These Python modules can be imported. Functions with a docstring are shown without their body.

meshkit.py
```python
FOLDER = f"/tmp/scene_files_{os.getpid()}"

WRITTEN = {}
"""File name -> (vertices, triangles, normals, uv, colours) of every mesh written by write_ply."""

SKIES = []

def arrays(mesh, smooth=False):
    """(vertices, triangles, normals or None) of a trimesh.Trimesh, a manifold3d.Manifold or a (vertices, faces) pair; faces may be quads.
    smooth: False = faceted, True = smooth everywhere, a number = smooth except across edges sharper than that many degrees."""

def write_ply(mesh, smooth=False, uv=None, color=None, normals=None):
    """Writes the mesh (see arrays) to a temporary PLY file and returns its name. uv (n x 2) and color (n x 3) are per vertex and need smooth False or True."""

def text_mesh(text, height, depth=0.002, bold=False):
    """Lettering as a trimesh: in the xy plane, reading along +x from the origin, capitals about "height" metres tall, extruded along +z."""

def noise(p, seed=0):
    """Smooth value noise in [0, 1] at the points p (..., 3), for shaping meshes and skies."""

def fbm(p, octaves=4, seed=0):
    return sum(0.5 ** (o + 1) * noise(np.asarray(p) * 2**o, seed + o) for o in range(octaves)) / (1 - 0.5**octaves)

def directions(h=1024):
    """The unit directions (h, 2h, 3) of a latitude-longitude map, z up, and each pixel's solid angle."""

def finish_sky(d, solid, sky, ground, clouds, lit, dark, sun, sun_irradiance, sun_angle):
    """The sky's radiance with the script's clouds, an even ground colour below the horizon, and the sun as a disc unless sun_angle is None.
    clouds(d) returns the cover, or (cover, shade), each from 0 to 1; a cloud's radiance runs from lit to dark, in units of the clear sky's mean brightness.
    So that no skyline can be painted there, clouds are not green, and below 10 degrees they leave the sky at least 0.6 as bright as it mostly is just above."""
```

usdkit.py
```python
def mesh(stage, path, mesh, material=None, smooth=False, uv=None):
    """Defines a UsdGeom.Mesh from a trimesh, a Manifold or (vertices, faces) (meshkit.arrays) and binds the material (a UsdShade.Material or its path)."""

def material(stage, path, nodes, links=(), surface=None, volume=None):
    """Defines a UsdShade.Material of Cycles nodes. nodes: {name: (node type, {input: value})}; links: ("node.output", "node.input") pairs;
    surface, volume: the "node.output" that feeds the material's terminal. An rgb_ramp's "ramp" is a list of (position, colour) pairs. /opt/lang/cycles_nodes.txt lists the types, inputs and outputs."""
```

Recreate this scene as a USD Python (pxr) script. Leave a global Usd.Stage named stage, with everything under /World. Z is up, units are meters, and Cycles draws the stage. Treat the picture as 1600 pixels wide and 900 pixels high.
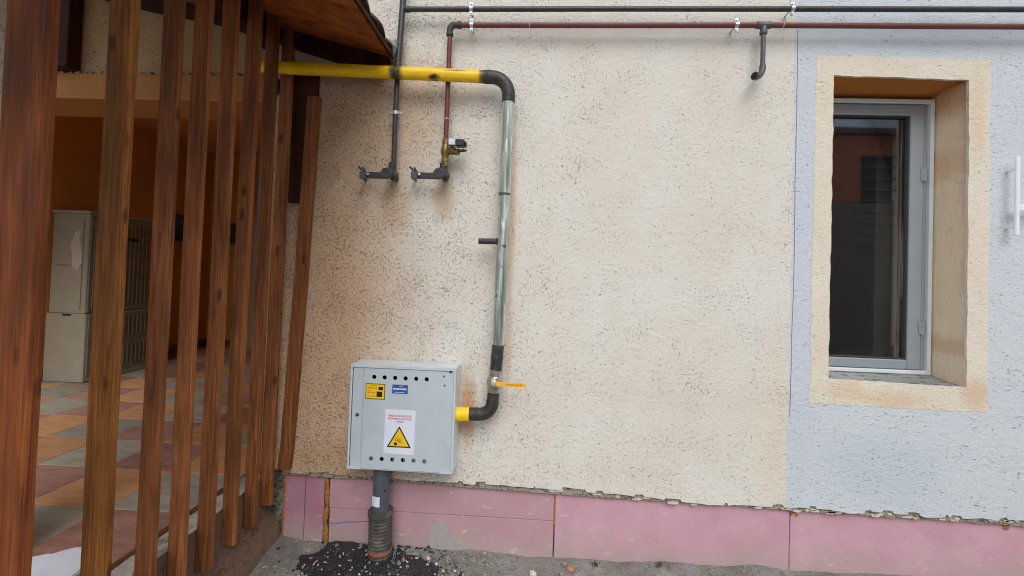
import math, random
import numpy as np
import trimesh
import usdkit
import meshkit
from meshkit import fbm
from shapely.geometry import Polygon, box as sbox, Point, MultiPolygon
from shapely import affinity
from pxr import Usd, UsdGeom, UsdLux, UsdShade, Sdf, Gf

rng = np.random.default_rng(7)
random.seed(7)
stage = Usd.Stage.CreateInMemory()
UsdGeom.SetStageUpAxis(stage, UsdGeom.Tokens.z)
UsdGeom.SetStageMetersPerUnit(stage, 1.0)
UsdGeom.Xform.Define(stage, '/World')
UsdGeom.Scope.Define(stage, '/World/Looks')

# ------------------------------------------------------------------ camera
CAM = (0.0, -1.95, 1.193)
RIGHT = (0.99842, 0.04398, 0.03497)
DOWN = (0.03406, 0.02135, -0.99919)
FWD = (-0.04470, 0.99880, 0.01982)
EXPOSURE = 0.41
cam = UsdGeom.Camera.Define(stage, '/World/camera')
cam.CreateHorizontalApertureAttr(36.0)
cam.CreateVerticalApertureAttr(20.25)
cam.CreateFocalLengthAttr(690 / 1600 * 36.0)
cam.CreateVerticalApertureOffsetAttr(-34 / 1600 * 36.0)
cam.CreateClippingRangeAttr(Gf.Vec2f(0.05, 500))
cam.CreateExposureAttr(EXPOSURE)
cam.AddTransformOp().Set(Gf.Matrix4d(*RIGHT, 0, *[-c for c in DOWN], 0, *[-c for c in FWD], 0, *CAM, 1))

# ------------------------------------------------------------------ sky and (veiled) sun
SUN = np.array([0.12, -0.66, 0.72]); SUN /= np.linalg.norm(SUN)
sky_mat = usdkit.material(stage, '/World/Looks/sky', {
    'sky': ('sky_texture', {'sky_type': 'single_scattering', 'sun_disc': False, 'sun_elevation': float(math.asin(SUN[2])),
                            'sun_rotation': float(math.atan2(SUN[0], SUN[1]))}),
    'bw': ('rgb_to_bw', {}),
    'tint': ('mix_color', {'blend_type': 'multiply', 'fac': 1.0, 'b': (0.98, 1.015, 1.05), 'use_clamp': False}),
    'tc': ('texture_coordinate', {}),
    'n': ('noise_texture', {'scale': 2.2, 'detail': 5.0, 'roughness': 0.55}),
    'r': ('map_range', {'from_min': 0.25, 'from_max': 0.75, 'to_min': 0.72, 'to_max': 0.95, 'clamp': True}),
    'm': ('mix_color', {'blend_type': 'mix', 'use_clamp': False}),
    'bg': ('background_shader', {'strength': 0.145}),
}, [('tc.generated', 'n.vector'), ('n.fac', 'r.value'), ('sky.color', 'bw.color'), ('bw.val', 'tint.a'), ('r.result', 'm.fac'),
    ('sky.color', 'm.a'), ('tint.result', 'm.b'), ('m.result', 'bg.color')], surface='bg.background')
dome = UsdLux.DomeLight.Define(stage, '/World/sky')
UsdShade.MaterialBindingAPI.Apply(dome.GetPrim()).Bind(sky_mat)
dome.GetPrim().SetCustomDataByKey('kind', 'structure')
sun = UsdLux.DistantLight.Define(stage, '/World/sun')
sun.CreateIntensityAttr(0.38)
sun.CreateAngleAttr(42.0)
sun.CreateNormalizeAttr(True)
sun.CreateColorAttr(Gf.Vec3f(1.0, 0.995, 0.98))
zax = SUN; xax = np.cross([0, 0, 1.0], zax); xax /= np.linalg.norm(xax); yax = np.cross(zax, xax)
sun.AddTransformOp().Set(Gf.Matrix4d(*xax, 0, *yax, 0, *zax, 0, 0, 0, 8, 1))


# ------------------------------------------------------------------ helpers: prims
TAKEN = {}
ORIGIN = {'/World': np.zeros(3)}


def numbered(parent, name):
    k = (parent, name)
    n = TAKEN.get(k, 0); TAKEN[k] = n + 1
    return f'{parent}/{name}' if n == 0 else f'{parent}/{name}_{n:03d}'


def tag(prim, label=None, cat=None, group=None, kind=None):
    for k, v in (('label', label), ('category', cat), ('group', group), ('kind', kind)):
        if v:
            prim.SetCustomDataByKey(k, v)


def thing(name, label, cat, loc=(0, 0, 0), group=None, kind=None, parent='/World'):
    p = numbered(parent, name)
    x = UsdGeom.Xform.Define(stage, p)
    x.AddTranslateOp().Set(Gf.Vec3d(*map(float, np.array(loc) - ORIGIN[parent])))
    ORIGIN[p] = np.array(loc, float)
    tag(x.GetPrim(), label, cat, group, kind)
    return p


def obj(name, mesh, mat, parent='/World', label=None, cat=None, group=None, kind=None, smooth=False):
    """One Mesh prim; mesh is in world coordinates."""
    if isinstance(mesh, list):
        mesh = trimesh.util.concatenate(mesh)
    p = numbered(parent, name)
    m = mesh.copy()
    m.apply_translation(-ORIGIN[parent])
    usdkit.mesh(stage, p, m, mat, smooth=smooth)
    ORIGIN[p] = ORIGIN[parent]
    tag(stage.GetPrimAtPath(p), label, cat, group, kind)
    return p


# ------------------------------------------------------------------ helpers: shapes
def cbox(x0, x1, y0, y1, z0, z1, c=0.003):
    xs, ys, zs = sorted((x0, x1)), sorted((y0, y1)), sorted((z0, z1))
    c = min(c, 0.45 * min(xs[1] - xs[0], ys[1] - ys[0], zs[1] - zs[0]))
    pts = []
    for i in (0, 1):
        for j in (0, 1):
            for k in (0, 1):
                p = np.array([xs[i], ys[j], zs[k]]); s = np.array([1 - 2 * i, 1 - 2 * j, 1 - 2 * k]) * c
                for a in range(3):
                    q = p + s; q[a] = p[a]; pts.append(q)
    return trimesh.convex.convex_hull(np.array(pts))


def sweep(path, radius, sides=20, caps=True):
    p = np.asarray(path, float)
    r = np.broadcast_to(np.asarray(radius, float), (len(p),))
    t = np.gradient(p, axis=0); t /= np.linalg.norm(t, axis=1, keepdims=True) + 1e-12
    a = np.cross(t[0], [0, 1, 0.3]); a /= np.linalg.norm(a)
    rings = []
    ang = np.arange(sides) * 2 * np.pi / sides
    for i in range(len(p)):
        a = a - t[i] * (a @ t[i]); a /= np.linalg.norm(a)
        b = np.cross(t[i], a)
        rings.append(p[i] + r[i] * (np.cos(ang)[:, None] * a + np.sin(ang)[:, None] * b))
    v = np.vstack(rings); f = []
    for i in range(len(p) - 1):
        for j in range(sides):
            k = (j + 1) % sides
            q = (i * sides + j, i * sides + k, (i + 1) * sides + k, (i + 1) * sides + j)
            f += [(q[0], q[1], q[2]), (q[0], q[2], q[3])]
    if caps:
        for i, rev in ((0, True), (len(p) - 1, False)):
            c = len(v); v = np.vstack([v, p[i]])
            for j in range(sides):
                k = (j + 1) % sides
                f.append((c, i * sides + k, i * sides + j) if rev else (c, i * sides + j, i * sides + k))
    m = trimesh.Trimesh(v, np.array(f), process=False)
    m.fix_normals()
    return m


def rod(a, b, r, n=2, sides=20):
    a, b = np.array(a, float), np.array(b, float)
    return sweep([a + (b - a) * s for s in np.linspace(0, 1, n)], r, sides)


def lathe_along(a, b, prof, sides=24):
    """prof: list of (fraction along a->b, radius)."""
    a, b = np.array(a, float), np.array(b, float)
    d = (b - a) / np.linalg.norm(b - a)
    u = np.cross(d, [0.13, 0.9, 0.4]); u /= np.linalg.norm(u); w = np.cross(d, u)
    ang = np.arange(sides) * 2 * np.pi / sides
    v, f = [], []
    for s, r in prof:
        c = a + (b - a) * s
        v.append(c + r * (np.cos(ang)[:, None] * u + np.sin(ang)[:, None] * w))
    v = np.vstack(v); n = len(prof)
    for i in range(n - 1):
        for j in range(sides):
            k = (j + 1) % sides
            q = (i * sides + j, i * sides + k, (i + 1) * sides + k, (i + 1) * sides + j)
            f += [(q[0], q[1], q[2]), (q[0], q[2], q[3])]
    for i, s in ((0, prof[0][0]), (n - 1, prof[-1][0])):
        if prof[i][1] > 1e-5:
            c = len(v); v = np.vstack([v, a + (b - a) * s])
            for j in range(sides):
                k = (j + 1) % sides
                f.append((c, i * sides + j, i * sides + k) if i else (c, i * sides + k, i * sides + j))
    m = trimesh.Trimesh(v, np.array(f), process=False)
    m.fix_normals()
    return m


def arc(c, r, a0, a1, y, n=12, up=(0, 0, 1)):
    """Arc in the xz plane."""
    return [np.array([c[0] + r * math.cos(t), y, c[1] + r * math.sin(t)]) for t in np.linspace(a0, a1, n)]


def torus_arc(c, axis_u, axis_w, R, r, a0, a1, n=16, sides=8):
    c, u, w = np.array(c, float), np.array(axis_u, float), np.array(axis_w, float)
    return sweep([c + R * (math.cos(t) * u + math.sin(t) * w) for t in np.linspace(a0, a1, n)], r, sides)


def plate(poly, y0, y1):
    """An xz polygon extruded from y0 (front, towards the camera) to y1."""
    polys = list(poly.geoms) if isinstance(poly, MultiPolygon) else [poly]
    out = []
    for g in polys:
        if g.area < 1e-7:
            continue
        m = trimesh.creation.extrude_polygon(g, abs(y1 - y0), engine='earcut')
        v = m.vertices.copy()
        m.vertices = np.stack([v[:, 0], max(y0, y1) - v[:, 2], v[:, 1]], 1)
        m.fix_normals()
        out.append(m)
    return trimesh.util.concatenate(out)


def flat_text(text, height, x, z, y, center=True, bold=False, depth=0.0006, width=None):
    m = meshkit.text_mesh(text, height, depth, bold)
    v = m.vertices.copy()
    w = v[:, 0].max() - v[:, 0].min()
    if width:
        v[:, 0] *= width / w; w = width
    off = -v[:, 0].min() - (w / 2 if center else 0)
    m.vertices = np.stack([v[:, 0] + off + x, y - v[:, 2], v[:, 1] + z], 1)
    m.fix_normals()
    return m


def plank(x0, x1, y0, y1, z0, z1, lean=(0, 0), twist=0.0, seed=0, wob=0.002, ch=0.003, n=16, axis='z'):
    """A sawn stick along z with slightly uneven, rubbed edges."""
    r = np.random.default_rng(seed)
    w, d = (x1 - x0) / 2, (y1 - y0) / 2
    cs = np.array([(-w + ch, -d), (w - ch, -d), (w, -d + ch), (w, d - ch), (w - ch, d), (-w + ch, d), (-w, d - ch), (-w, -d + ch)])
    v = []
    ph = r.random(4) * 9
    for i, s in enumerate(np.linspace(0, 1, n)):
        z = z0 + (z1 - z0) * s
        a = twist * (s - 0.5)
        c = cs + r.normal(0, wob * 0.25, cs.shape)
        c = c @ np.array([[math.cos(a), math.sin(a)], [-math.sin(a), math.cos(a)]])
        cx = (x0 + x1) / 2 + lean[0] * (s - 0.5) + wob * math.sin(ph[0] + 4 * s)
        cy = (y0 + y1) / 2 + lean[1] * (s - 0.5) + wob * math.sin(ph[1] + 3 * s)
        v += [(cx + p[0], cy + p[1], z) for p in c]
    f = []
    for i in range(n - 1):
        for j in range(8):
            k = (j + 1) % 8
            q = (i * 8 + j, i * 8 + k, i * 8 + 8 + k, i * 8 + 8 + j)
            f += [(q[0], q[1], q[2]), (q[0], q[2], q[3])]
    for j in range(1, 7):
        f.append((0, j + 1, j)); b = (n - 1) * 8; f.append((b, b + j, b + j + 1))
    m = trimesh.Trimesh(np.array(v), np.array(f), process=False)
    m.fix_normals()
    return m


def bar_between(a, b, w, h, up=(0, 0, 1), c=0.002):
    """A chamfered bar from a to b, w across and h along 'up'."""
    a, b = np.array(a, float), np.array(b, float)
    d = b - a; L = np.linalg.norm(d); d /= L
    s = np.cross(d, up); s /= np.linalg.norm(s); u = np.cross(s, d)
    m = cbox(0, L, -w / 2, w / 2, -h / 2, h / 2, c)
    m.vertices = a + m.vertices[:, :1] * d + m.vertices[:, 1:2] * s + m.vertices[:, 2:] * u
    m.fix_normals()
    return m


# ------------------------------------------------------------------ helpers: materials
def L(r, g, b):
    """sRGB 0..255 to linear."""
    f = lambda c: c / 12.92 if c <= 0.04045 else ((c + 0.055) / 1.055) ** 2.4
    return tuple(f(x / 255) for x in (r, g, b))


def plain(name, col, rough=0.5, metal=0.0, var=0.12, scale=25.0, bump=0.0, bscale=200.0, spec=0.5, dirt=None, dirt_amt=0.0, stretch=(1, 1, 1)):
    c = np.array(col)
    nodes = {
        'g': ('geometry', {}), 'mp': ('mapping', {'scale': stretch}),
        'n': ('noise_texture', {'scale': scale, 'detail': 5.0, 'roughness': 0.6}),
        'r': ('rgb_ramp', {'ramp': [(0.3, tuple(c * (1 - var))), (0.7, tuple(np.minimum(c * (1 + var), 0.95)))]}),
        'n2': ('noise_texture', {'scale': scale * 0.37 + 3, 'detail': 6.0, 'roughness': 0.7}),
        'd': ('map_range', {'from_min': 0.5, 'from_max': 0.72, 'to_min': 0.0, 'to_max': float(dirt_amt), 'clamp': True}),
        'mx': ('mix_color', {'blend_type': 'mix', 'b': dirt if dirt else tuple(c * 0.5)}),
        'n3': ('noise_texture', {'scale': bscale, 'detail': 3.0}),
        'rr': ('map_range', {'from_min': 0.3, 'from_max': 0.7, 'to_min': max(rough - 0.1, 0.03), 'to_max': min(rough + 0.12, 1.0), 'clamp': True}),
        'p': ('principled_bsdf', {'metallic': metal, 'roughness': rough, 'specular_ior_level': spec}),
    }
    links = [('g.position', 'mp.vector'), ('mp.vector', 'n.vector'), ('mp.vector', 'n2.vector'), ('n.fac', 'r.fac'), ('n2.fac', 'd.value'),
             ('d.result', 'mx.fac'), ('r.color', 'mx.a'), ('mx.result', 'p.base_color'), ('n2.fac', 'rr.value'), ('rr.result', 'p.roughness'), ('g.position', 'n3.vector')]
    if bump:
        nodes['b'] = ('bump', {'strength': 1.0, 'distance': bump})
        links += [('n3.fac', 'b.height'), ('b.normal', 'p.normal')]
    return usdkit.material(stage, f'/World/Looks/{name}', nodes, links, surface='p.BSDF')


def plaster(name, base, base2, pit, stretch=(1.0, 1.0, 0.62), pit_scale=185.0, thr=(0.60, 0.78), amt=0.27, bump=0.008, stains_and_shade=(), bias=None, rough=0.9):
    """Scratched render: pits that hold dirt, grain, slow mottling and stains painted in as ragged ellipses.
    stains: (x, z, rx, rz, colour, strength, raggedness); bias: (x0, x1, d0, d1) more or fewer pits along x."""
    nodes = {
        'g': ('geometry', {}),
        'big': ('noise_texture', {'scale': 2.3, 'detail': 5.0, 'roughness': 0.6}),
        'ramp': ('rgb_ramp', {'ramp': [(0.32, base2), (0.66, base)]}),
        'mp': ('mapping', {'scale': stretch}),
        'pn': ('noise_texture', {'scale': pit_scale, 'detail': 2.0, 'roughness': 0.5, 'distortion': 0.35}),
        'mp2': ('mapping', {'scale': (stretch[0] * 0.62, 1.0, stretch[2] * 1.5), 'rotation': (0.0, 0.5, 0.0)}),
        'pn2': ('noise_texture', {'scale': pit_scale * 0.62, 'detail': 3.0, 'roughness': 0.55, 'distortion': 0.8}),
        'pmx': ('math', {'math_type': 'maximum'}),
        'p2s': ('math', {'math_type': 'subtract', 'value2': 0.012}),
        'dens': ('noise_texture', {'scale': 7.5, 'detail': 5.0, 'roughness': 0.65}),
        'dm': ('map_range', {'from_min': 0.25, 'from_max': 0.75, 'to_min': -0.07, 'to_max': 0.06, 'clamp': True}),
        'add': ('math', {'math_type': 'add'}),
        'pr': ('map_range', {'range_type': 'smoothstep', 'from_min': thr[0], 'from_max': thr[1], 'to_min': 0.0, 'to_max': 1.0, 'clamp': True}),
        'pa': ('math', {'math_type': 'multiply', 'value2': amt}),
        'mx': ('mix_color', {'blend_type': 'mix', 'b': pit}),
        'gr': ('noise_texture', {'scale': pit_scale * 1.5, 'detail': 4.0, 'roughness': 0.7}),
        'lump': ('noise_texture', {'scale': 48.0, 'detail': 3.0, 'roughness': 0.6}),
        'h1': ('math', {'math_type': 'multiply', 'value2': 0.45}),
        'h2': ('math', {'math_type': 'multiply_add', 'value2': 0.55}),
        'h3': ('math', {'math_type': 'subtract'}),
        'b': ('bump', {'strength': 1.0, 'distance': bump}),
        'gc': ('map_range', {'from_min': 0.3, 'from_max': 0.7, 'to_min': 0.89, 'to_max': 1.06, 'clamp': True}),
        'gm': ('mix_color', {'blend_type': 'multiply', 'fac': 1.0, 'use_clamp': False}),
        'p': ('principled_bsdf', {'roughness': rough, 'specular_ior_level': 0.25}),
    }
    links = [('gr.fac', 'gc.value'), ('mx.result', 'gm.a'), ('gc.result', 'gm.b'), ('g.position', 'big.vector'), ('big.fac', 'ramp.fac'), ('g.position', 'mp.vector'), ('mp.vector', 'pn.vector'), ('g.position', 'dens.vector'),
             ('dens.fac', 'dm.value'), ('g.position', 'mp2.vector'), ('mp2.vector', 'pn2.vector'), ('pn2.fac', 'p2s.value1'), ('p2s.value', 'pmx.value1'), ('pn.fac', 'pmx.value2'), ('pmx.value', 'add.value1'), ('dm.result', 'add.value2'),
             ('pr.result', 'pa.value1'), ('pa.value', 'mx.fac'), ('mp.vector', 'gr.vector'), ('g.position', 'lump.vector'),
             ('gr.fac', 'h1.value1'), ('lump.fac', 'h2.value1'), ('h1.value', 'h2.value3'), ('h2.value', 'h3.value1'), ('pr.result', 'h3.value2'),
             ('h3.value', 'b.height'), ('b.normal', 'p.normal')]
    if bias:
        nodes['sx'] = ('separate_xyz', {})
        nodes['bm'] = ('map_range', {'from_min': bias[0], 'from_max': bias[1], 'to_min': bias[2], 'to_max': bias[3], 'clamp': True})
        nodes['add2'] = ('math', {'math_type': 'add'})
        links += [('g.position', 'sx.vector'), ('sx.x', 'bm.value'), ('bm.result', 'add2.value2'), ('add.value', 'add2.value1'), ('add2.value', 'pr.value')]
    else:
        links += [('add.value', 'pr.value')]
    cur = 'ramp.color'
    for i, (x, z, rx, rz, col, amount, rag) in enumerate(stains_and_shade):
        nodes[f's{i}m'] = ('mapping', {'location': (-x / rx, 0.0, -z / rz), 'scale': (1 / rx, 0.0, 1 / rz)})
        nodes[f's{i}l'] = ('vector_math', {'math_type': 'length'})
        nodes[f's{i}n'] = ('noise_texture', {'scale': 2.2 / min(rx, rz) ** 0.8, 'detail': 5.0, 'roughness': 0.65})
        nodes[f's{i}a'] = ('math', {'math_type': 'multiply_add', 'value2': rag})
        nodes[f's{i}r'] = ('map_range', {'range_type': 'smoothstep', 'from_min': 0.25 + rag * 0.5, 'from_max': 1.0 + rag * 0.5, 'to_min': amount, 'to_max': 0.0, 'clamp': True})
        nodes[f's{i}x'] = ('mix_color', {'blend_type': 'mix', 'b': col})
        links += [('g.position', f's{i}m.vector'), (f's{i}m.vector', f's{i}l.vector1'), ('g.position', f's{i}n.vector'), (f's{i}n.fac', f's{i}a.value1'),
                  (f's{i}l.value', f's{i}a.value3'), (f's{i}a.value', f's{i}r.value'), (f's{i}r.result', f's{i}x.fac'), (cur, f's{i}x.a')]
        cur = f's{i}x.result'
    links += [(cur, 'mx.a'), ('gm.result', 'p.base_color')]
    return usdkit.material(stage, f'/World/Looks/{name}', nodes, links, surface='p.BSDF')


def wood(name, light, mid, dark, knots=0.7, rough=0.6, grain=(70, 70, 2.6), worn=0.6):
    nodes = {
        'g': ('geometry', {}), 'oi': ('object_info', {}),
        'off': ('combine_xyz', {}), 'om': ('math', {'math_type': 'multiply', 'value2': 37.0}),
        'av': ('vector_math', {'math_type': 'add'}),
        'mp': ('mapping', {'scale': grain}),
        'n': ('noise_texture', {'scale': 1.6, 'detail': 7.0, 'roughness': 0.62, 'distortion': 0.9}),
        'r': ('rgb_ramp', {'ramp': [(0.28, dark), (0.47, mid), (0.72, light)]}),
        'mb': ('mapping', {'scale': (9.0, 9.0, 1.7)}),
        'nb': ('noise_texture', {'scale': 1.5, 'detail': 3.0}),
        'rb': ('map_range', {'from_min': 0.3, 'from_max': 0.7, 'to_min': 0.6, 'to_max': 1.32, 'clamp': True}),
        'mul': ('mix_color', {'blend_type': 'multiply', 'fac': 1.0, 'use_clamp': False}),
        'mk': ('mapping', {'scale': (13.0, 13.0, 5.0)}),
        'v': ('voronoi_texture', {'scale': 1.0, 'randomness': 1.0}),
        'rk': ('map_range', {'range_type': 'smoothstep', 'from_min': 0.07, 'from_max': 0.17, 'to_min': knots, 'to_max': 0.0, 'clamp': True}),
        'xk': ('mix_color', {'b': tuple(np.array(dark) * 0.35)}),
        'nw': ('noise_texture', {'scale': 2.1, 'detail': 6.0, 'roughness': 0.7}),
        'rw': ('map_range', {'from_min': 0.66, 'from_max': 0.76, 'to_min': 0.0, 'to_max': worn, 'clamp': True}),
        'xw': ('mix_color', {'b': L(150, 135, 112)}),
        'mf': ('mapping', {'scale': tuple(g * 4.5 if g > 5 else g * 2.2 for g in grain)}),
        'nf': ('noise_texture', {'scale': 1.6, 'detail': 4.0, 'roughness': 0.6}),
        'rf': ('map_range', {'from_min': 0.36, 'from_max': 0.62, 'to_min': 0.74, 'to_max': 1.10, 'clamp': True}),
        'ov': ('map_range', {'to_min': 0.82, 'to_max': 1.2}), 'xo': ('mix_color', {'blend_type': 'multiply', 'fac': 1.0, 'use_clamp': False}),
        'xf': ('mix_color', {'blend_type': 'multiply', 'fac': 1.0, 'use_clamp': False}),
        'b': ('bump', {'strength': 1.0, 'distance': 0.003}),
        'rr': ('map_range', {'from_min': 0.3, 'from_max': 0.7, 'to_min': rough - 0.1, 'to_max': rough + 0.2, 'clamp': True}),
        'p': ('principled_bsdf', {'roughness': rough, 'specular_ior_level': 0.2}),
    }
    links = [('oi.random', 'om.value1'), ('om.value', 'off.x'), ('om.value', 'off.z'), ('g.position', 'av.vector1'), ('off.vector', 'av.vector2'),
             ('av.vector', 'mp.vector'), ('mp.vector', 'n.vector'), ('n.fac', 'r.fac'), ('av.vector', 'mb.vector'), ('mb.vector', 'nb.vector'), ('nb.fac', 'rb.value'),
             ('r.color', 'mul.a'), ('rb.result', 'mul.b'), ('av.vector', 'mk.vector'), ('mk.vector', 'v.vector'), ('v.distance', 'rk.value'), ('rk.result', 'xk.fac'), ('mul.result', 'xk.a'),
             ('mb.vector', 'nw.vector'), ('nw.fac', 'rw.value'), ('rw.result', 'xw.fac'), ('xk.result', 'xw.a'), ('oi.random', 'ov.value'), ('xw.result', 'xo.a'), ('ov.result', 'xo.b'), ('xo.result', 'xf.a'), ('av.vector', 'mf.vector'), ('mf.vector', 'nf.vector'), ('nf.fac', 'rf.value'), ('rf.result', 'xf.b'), ('xf.result', 'p.base_color'),
             ('nf.fac', 'b.height'), ('b.normal', 'p.normal'), ('n.fac', 'rr.value'), ('rr.result', 'p.roughness')]
    return usdkit.material(stage, f'/World/Looks/{name}', nodes, links, surface='p.BSDF')


RUST = L(176, 120, 70)
M = {}
M['cream'] = plaster('cream_plaster', L(231, 226, 216), L(225, 215, 202), L(120, 98, 78), bias=(-0.9, 0.3, 0.035, -0.026), stains_and_shade=[
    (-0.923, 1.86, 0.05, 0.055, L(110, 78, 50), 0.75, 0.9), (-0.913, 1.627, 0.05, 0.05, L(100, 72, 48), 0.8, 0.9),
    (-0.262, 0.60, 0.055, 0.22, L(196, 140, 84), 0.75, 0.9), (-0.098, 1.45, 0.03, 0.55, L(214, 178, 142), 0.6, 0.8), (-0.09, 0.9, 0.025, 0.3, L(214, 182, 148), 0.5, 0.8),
    (-1.05, 1.0, 0.70, 1.7, L(212, 174, 138), 0.9, 0.5), (-0.70, 1.9, 0.45, 0.45, L(198, 160, 124), 0.65, 0.6), (-0.62, 1.48, 0.10, 0.16, L(206, 170, 134), 0.6, 0.8),  # the broad ones paint in porch and eave shade, warm bounce light and grime
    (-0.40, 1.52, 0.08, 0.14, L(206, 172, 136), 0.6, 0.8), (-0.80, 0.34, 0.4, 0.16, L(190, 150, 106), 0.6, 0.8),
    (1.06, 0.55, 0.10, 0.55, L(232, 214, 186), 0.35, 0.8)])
M['lilac'] = plaster('lilac_plaster', L(212, 216, 220), L(206, 211, 216), L(128, 132, 138), stretch=(0.62, 1.0, 1.0), pit_scale=140.0, thr=(0.64, 0.80), amt=0.26,
                     stains_and_shade=[(1.16, 1.2, 0.08, 1.4, L(202, 206, 220), 0.5, 0.7), (1.5, 0.42, 0.35, 0.22, L(196, 205, 210), 0.7, 0.7), (1.7, 2.28, 0.5, 0.1, L(186, 196, 208), 0.5, 0.7)])
M['surround'] = plaster('surround_plaster', L(233, 223, 206), L(229, 214, 194), L(150, 118, 84), stretch=(0.7, 1, 0.9), thr=(0.67, 0.79), amt=0.4, stains_and_shade=[
    (1.87, 1.95, 0.05, 0.3, L(224, 190, 150), 0.4, 0.6), (1.88, 0.76, 0.1, 0.09, L(220, 180, 146), 0.55, 0.9), (1.35, 0.75, 0.14, 0.06, L(222, 188, 148), 0.45, 0.9), (1.55, 0.72, 0.2, 0.05, L(220, 184, 140), 0.5, 0.8)])
M['reveal'] = plaster('reveal_plaster', L(240, 222, 196), L(236, 208, 176), L(140, 100, 66), stretch=(1, 0.8, 0.7), thr=(0.68, 0.8), amt=0.35, stains_and_shade=[(1.845, 2.05, 0.4, 0.12, L(206, 150, 100), 0.7, 0.9), (1.845, 1.75, 0.3, 0.10, L(206, 150, 104), 0.35, 1.2), (1.845, 0.95, 0.3, 0.06, L(206, 154, 110), 0.45, 1.2)])
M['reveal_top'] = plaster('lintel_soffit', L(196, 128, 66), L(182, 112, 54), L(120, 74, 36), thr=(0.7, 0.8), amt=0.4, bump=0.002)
M['basecoat'] = plaster('basecoat', L(172, 162, 148), L(150, 136, 120), L(96, 82, 70), thr=(0.56, 0.68), amt=0.7, pit_scale=120)
M['edge_chip'] = plaster('edge_chips', L(222, 216, 202), L(200, 190, 172), L(130, 112, 92), thr=(0.62, 0.72), amt=0.5, pit_scale=120)
M['sill'] = plaster('sill_cement', L(150, 152, 150), L(124, 126, 124), L(70, 72, 72), stretch=(0.5, 1, 1), thr=(0.56, 0.68), amt=0.6, pit_scale=40, bump=0.006)
M['lintel'] = plaster('lintel_paint', L(178, 128, 80), L(168, 116, 68), L(124, 84, 48), thr=(0.68, 0.8), amt=0.4, bump=0.0015, pit_scale=50)
M['upper'] = plaster('upper_plaster', L(186, 160, 124), L(170, 140, 102), L(110, 80, 52), thr=(0.62, 0.76), amt=0.4)
M['orange_wall'] = plaster('orange_wall', L(206, 144, 74), L(194, 130, 60), L(140, 86, 36), thr=(0.7, 0.8), amt=0.25, bump=0.001)
M['ceiling'] = plaster('ceiling_paint', L(206, 150, 86), L(196, 138, 74), L(150, 100, 50), thr=(0.7, 0.8), amt=0.25, bump=0.001)
M['pillar'] = plaster('pillar_plaster', L(226, 216, 206), L(216, 196, 172), L(150, 120, 90), thr=(0.62, 0.75), amt=0.4)


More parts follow.
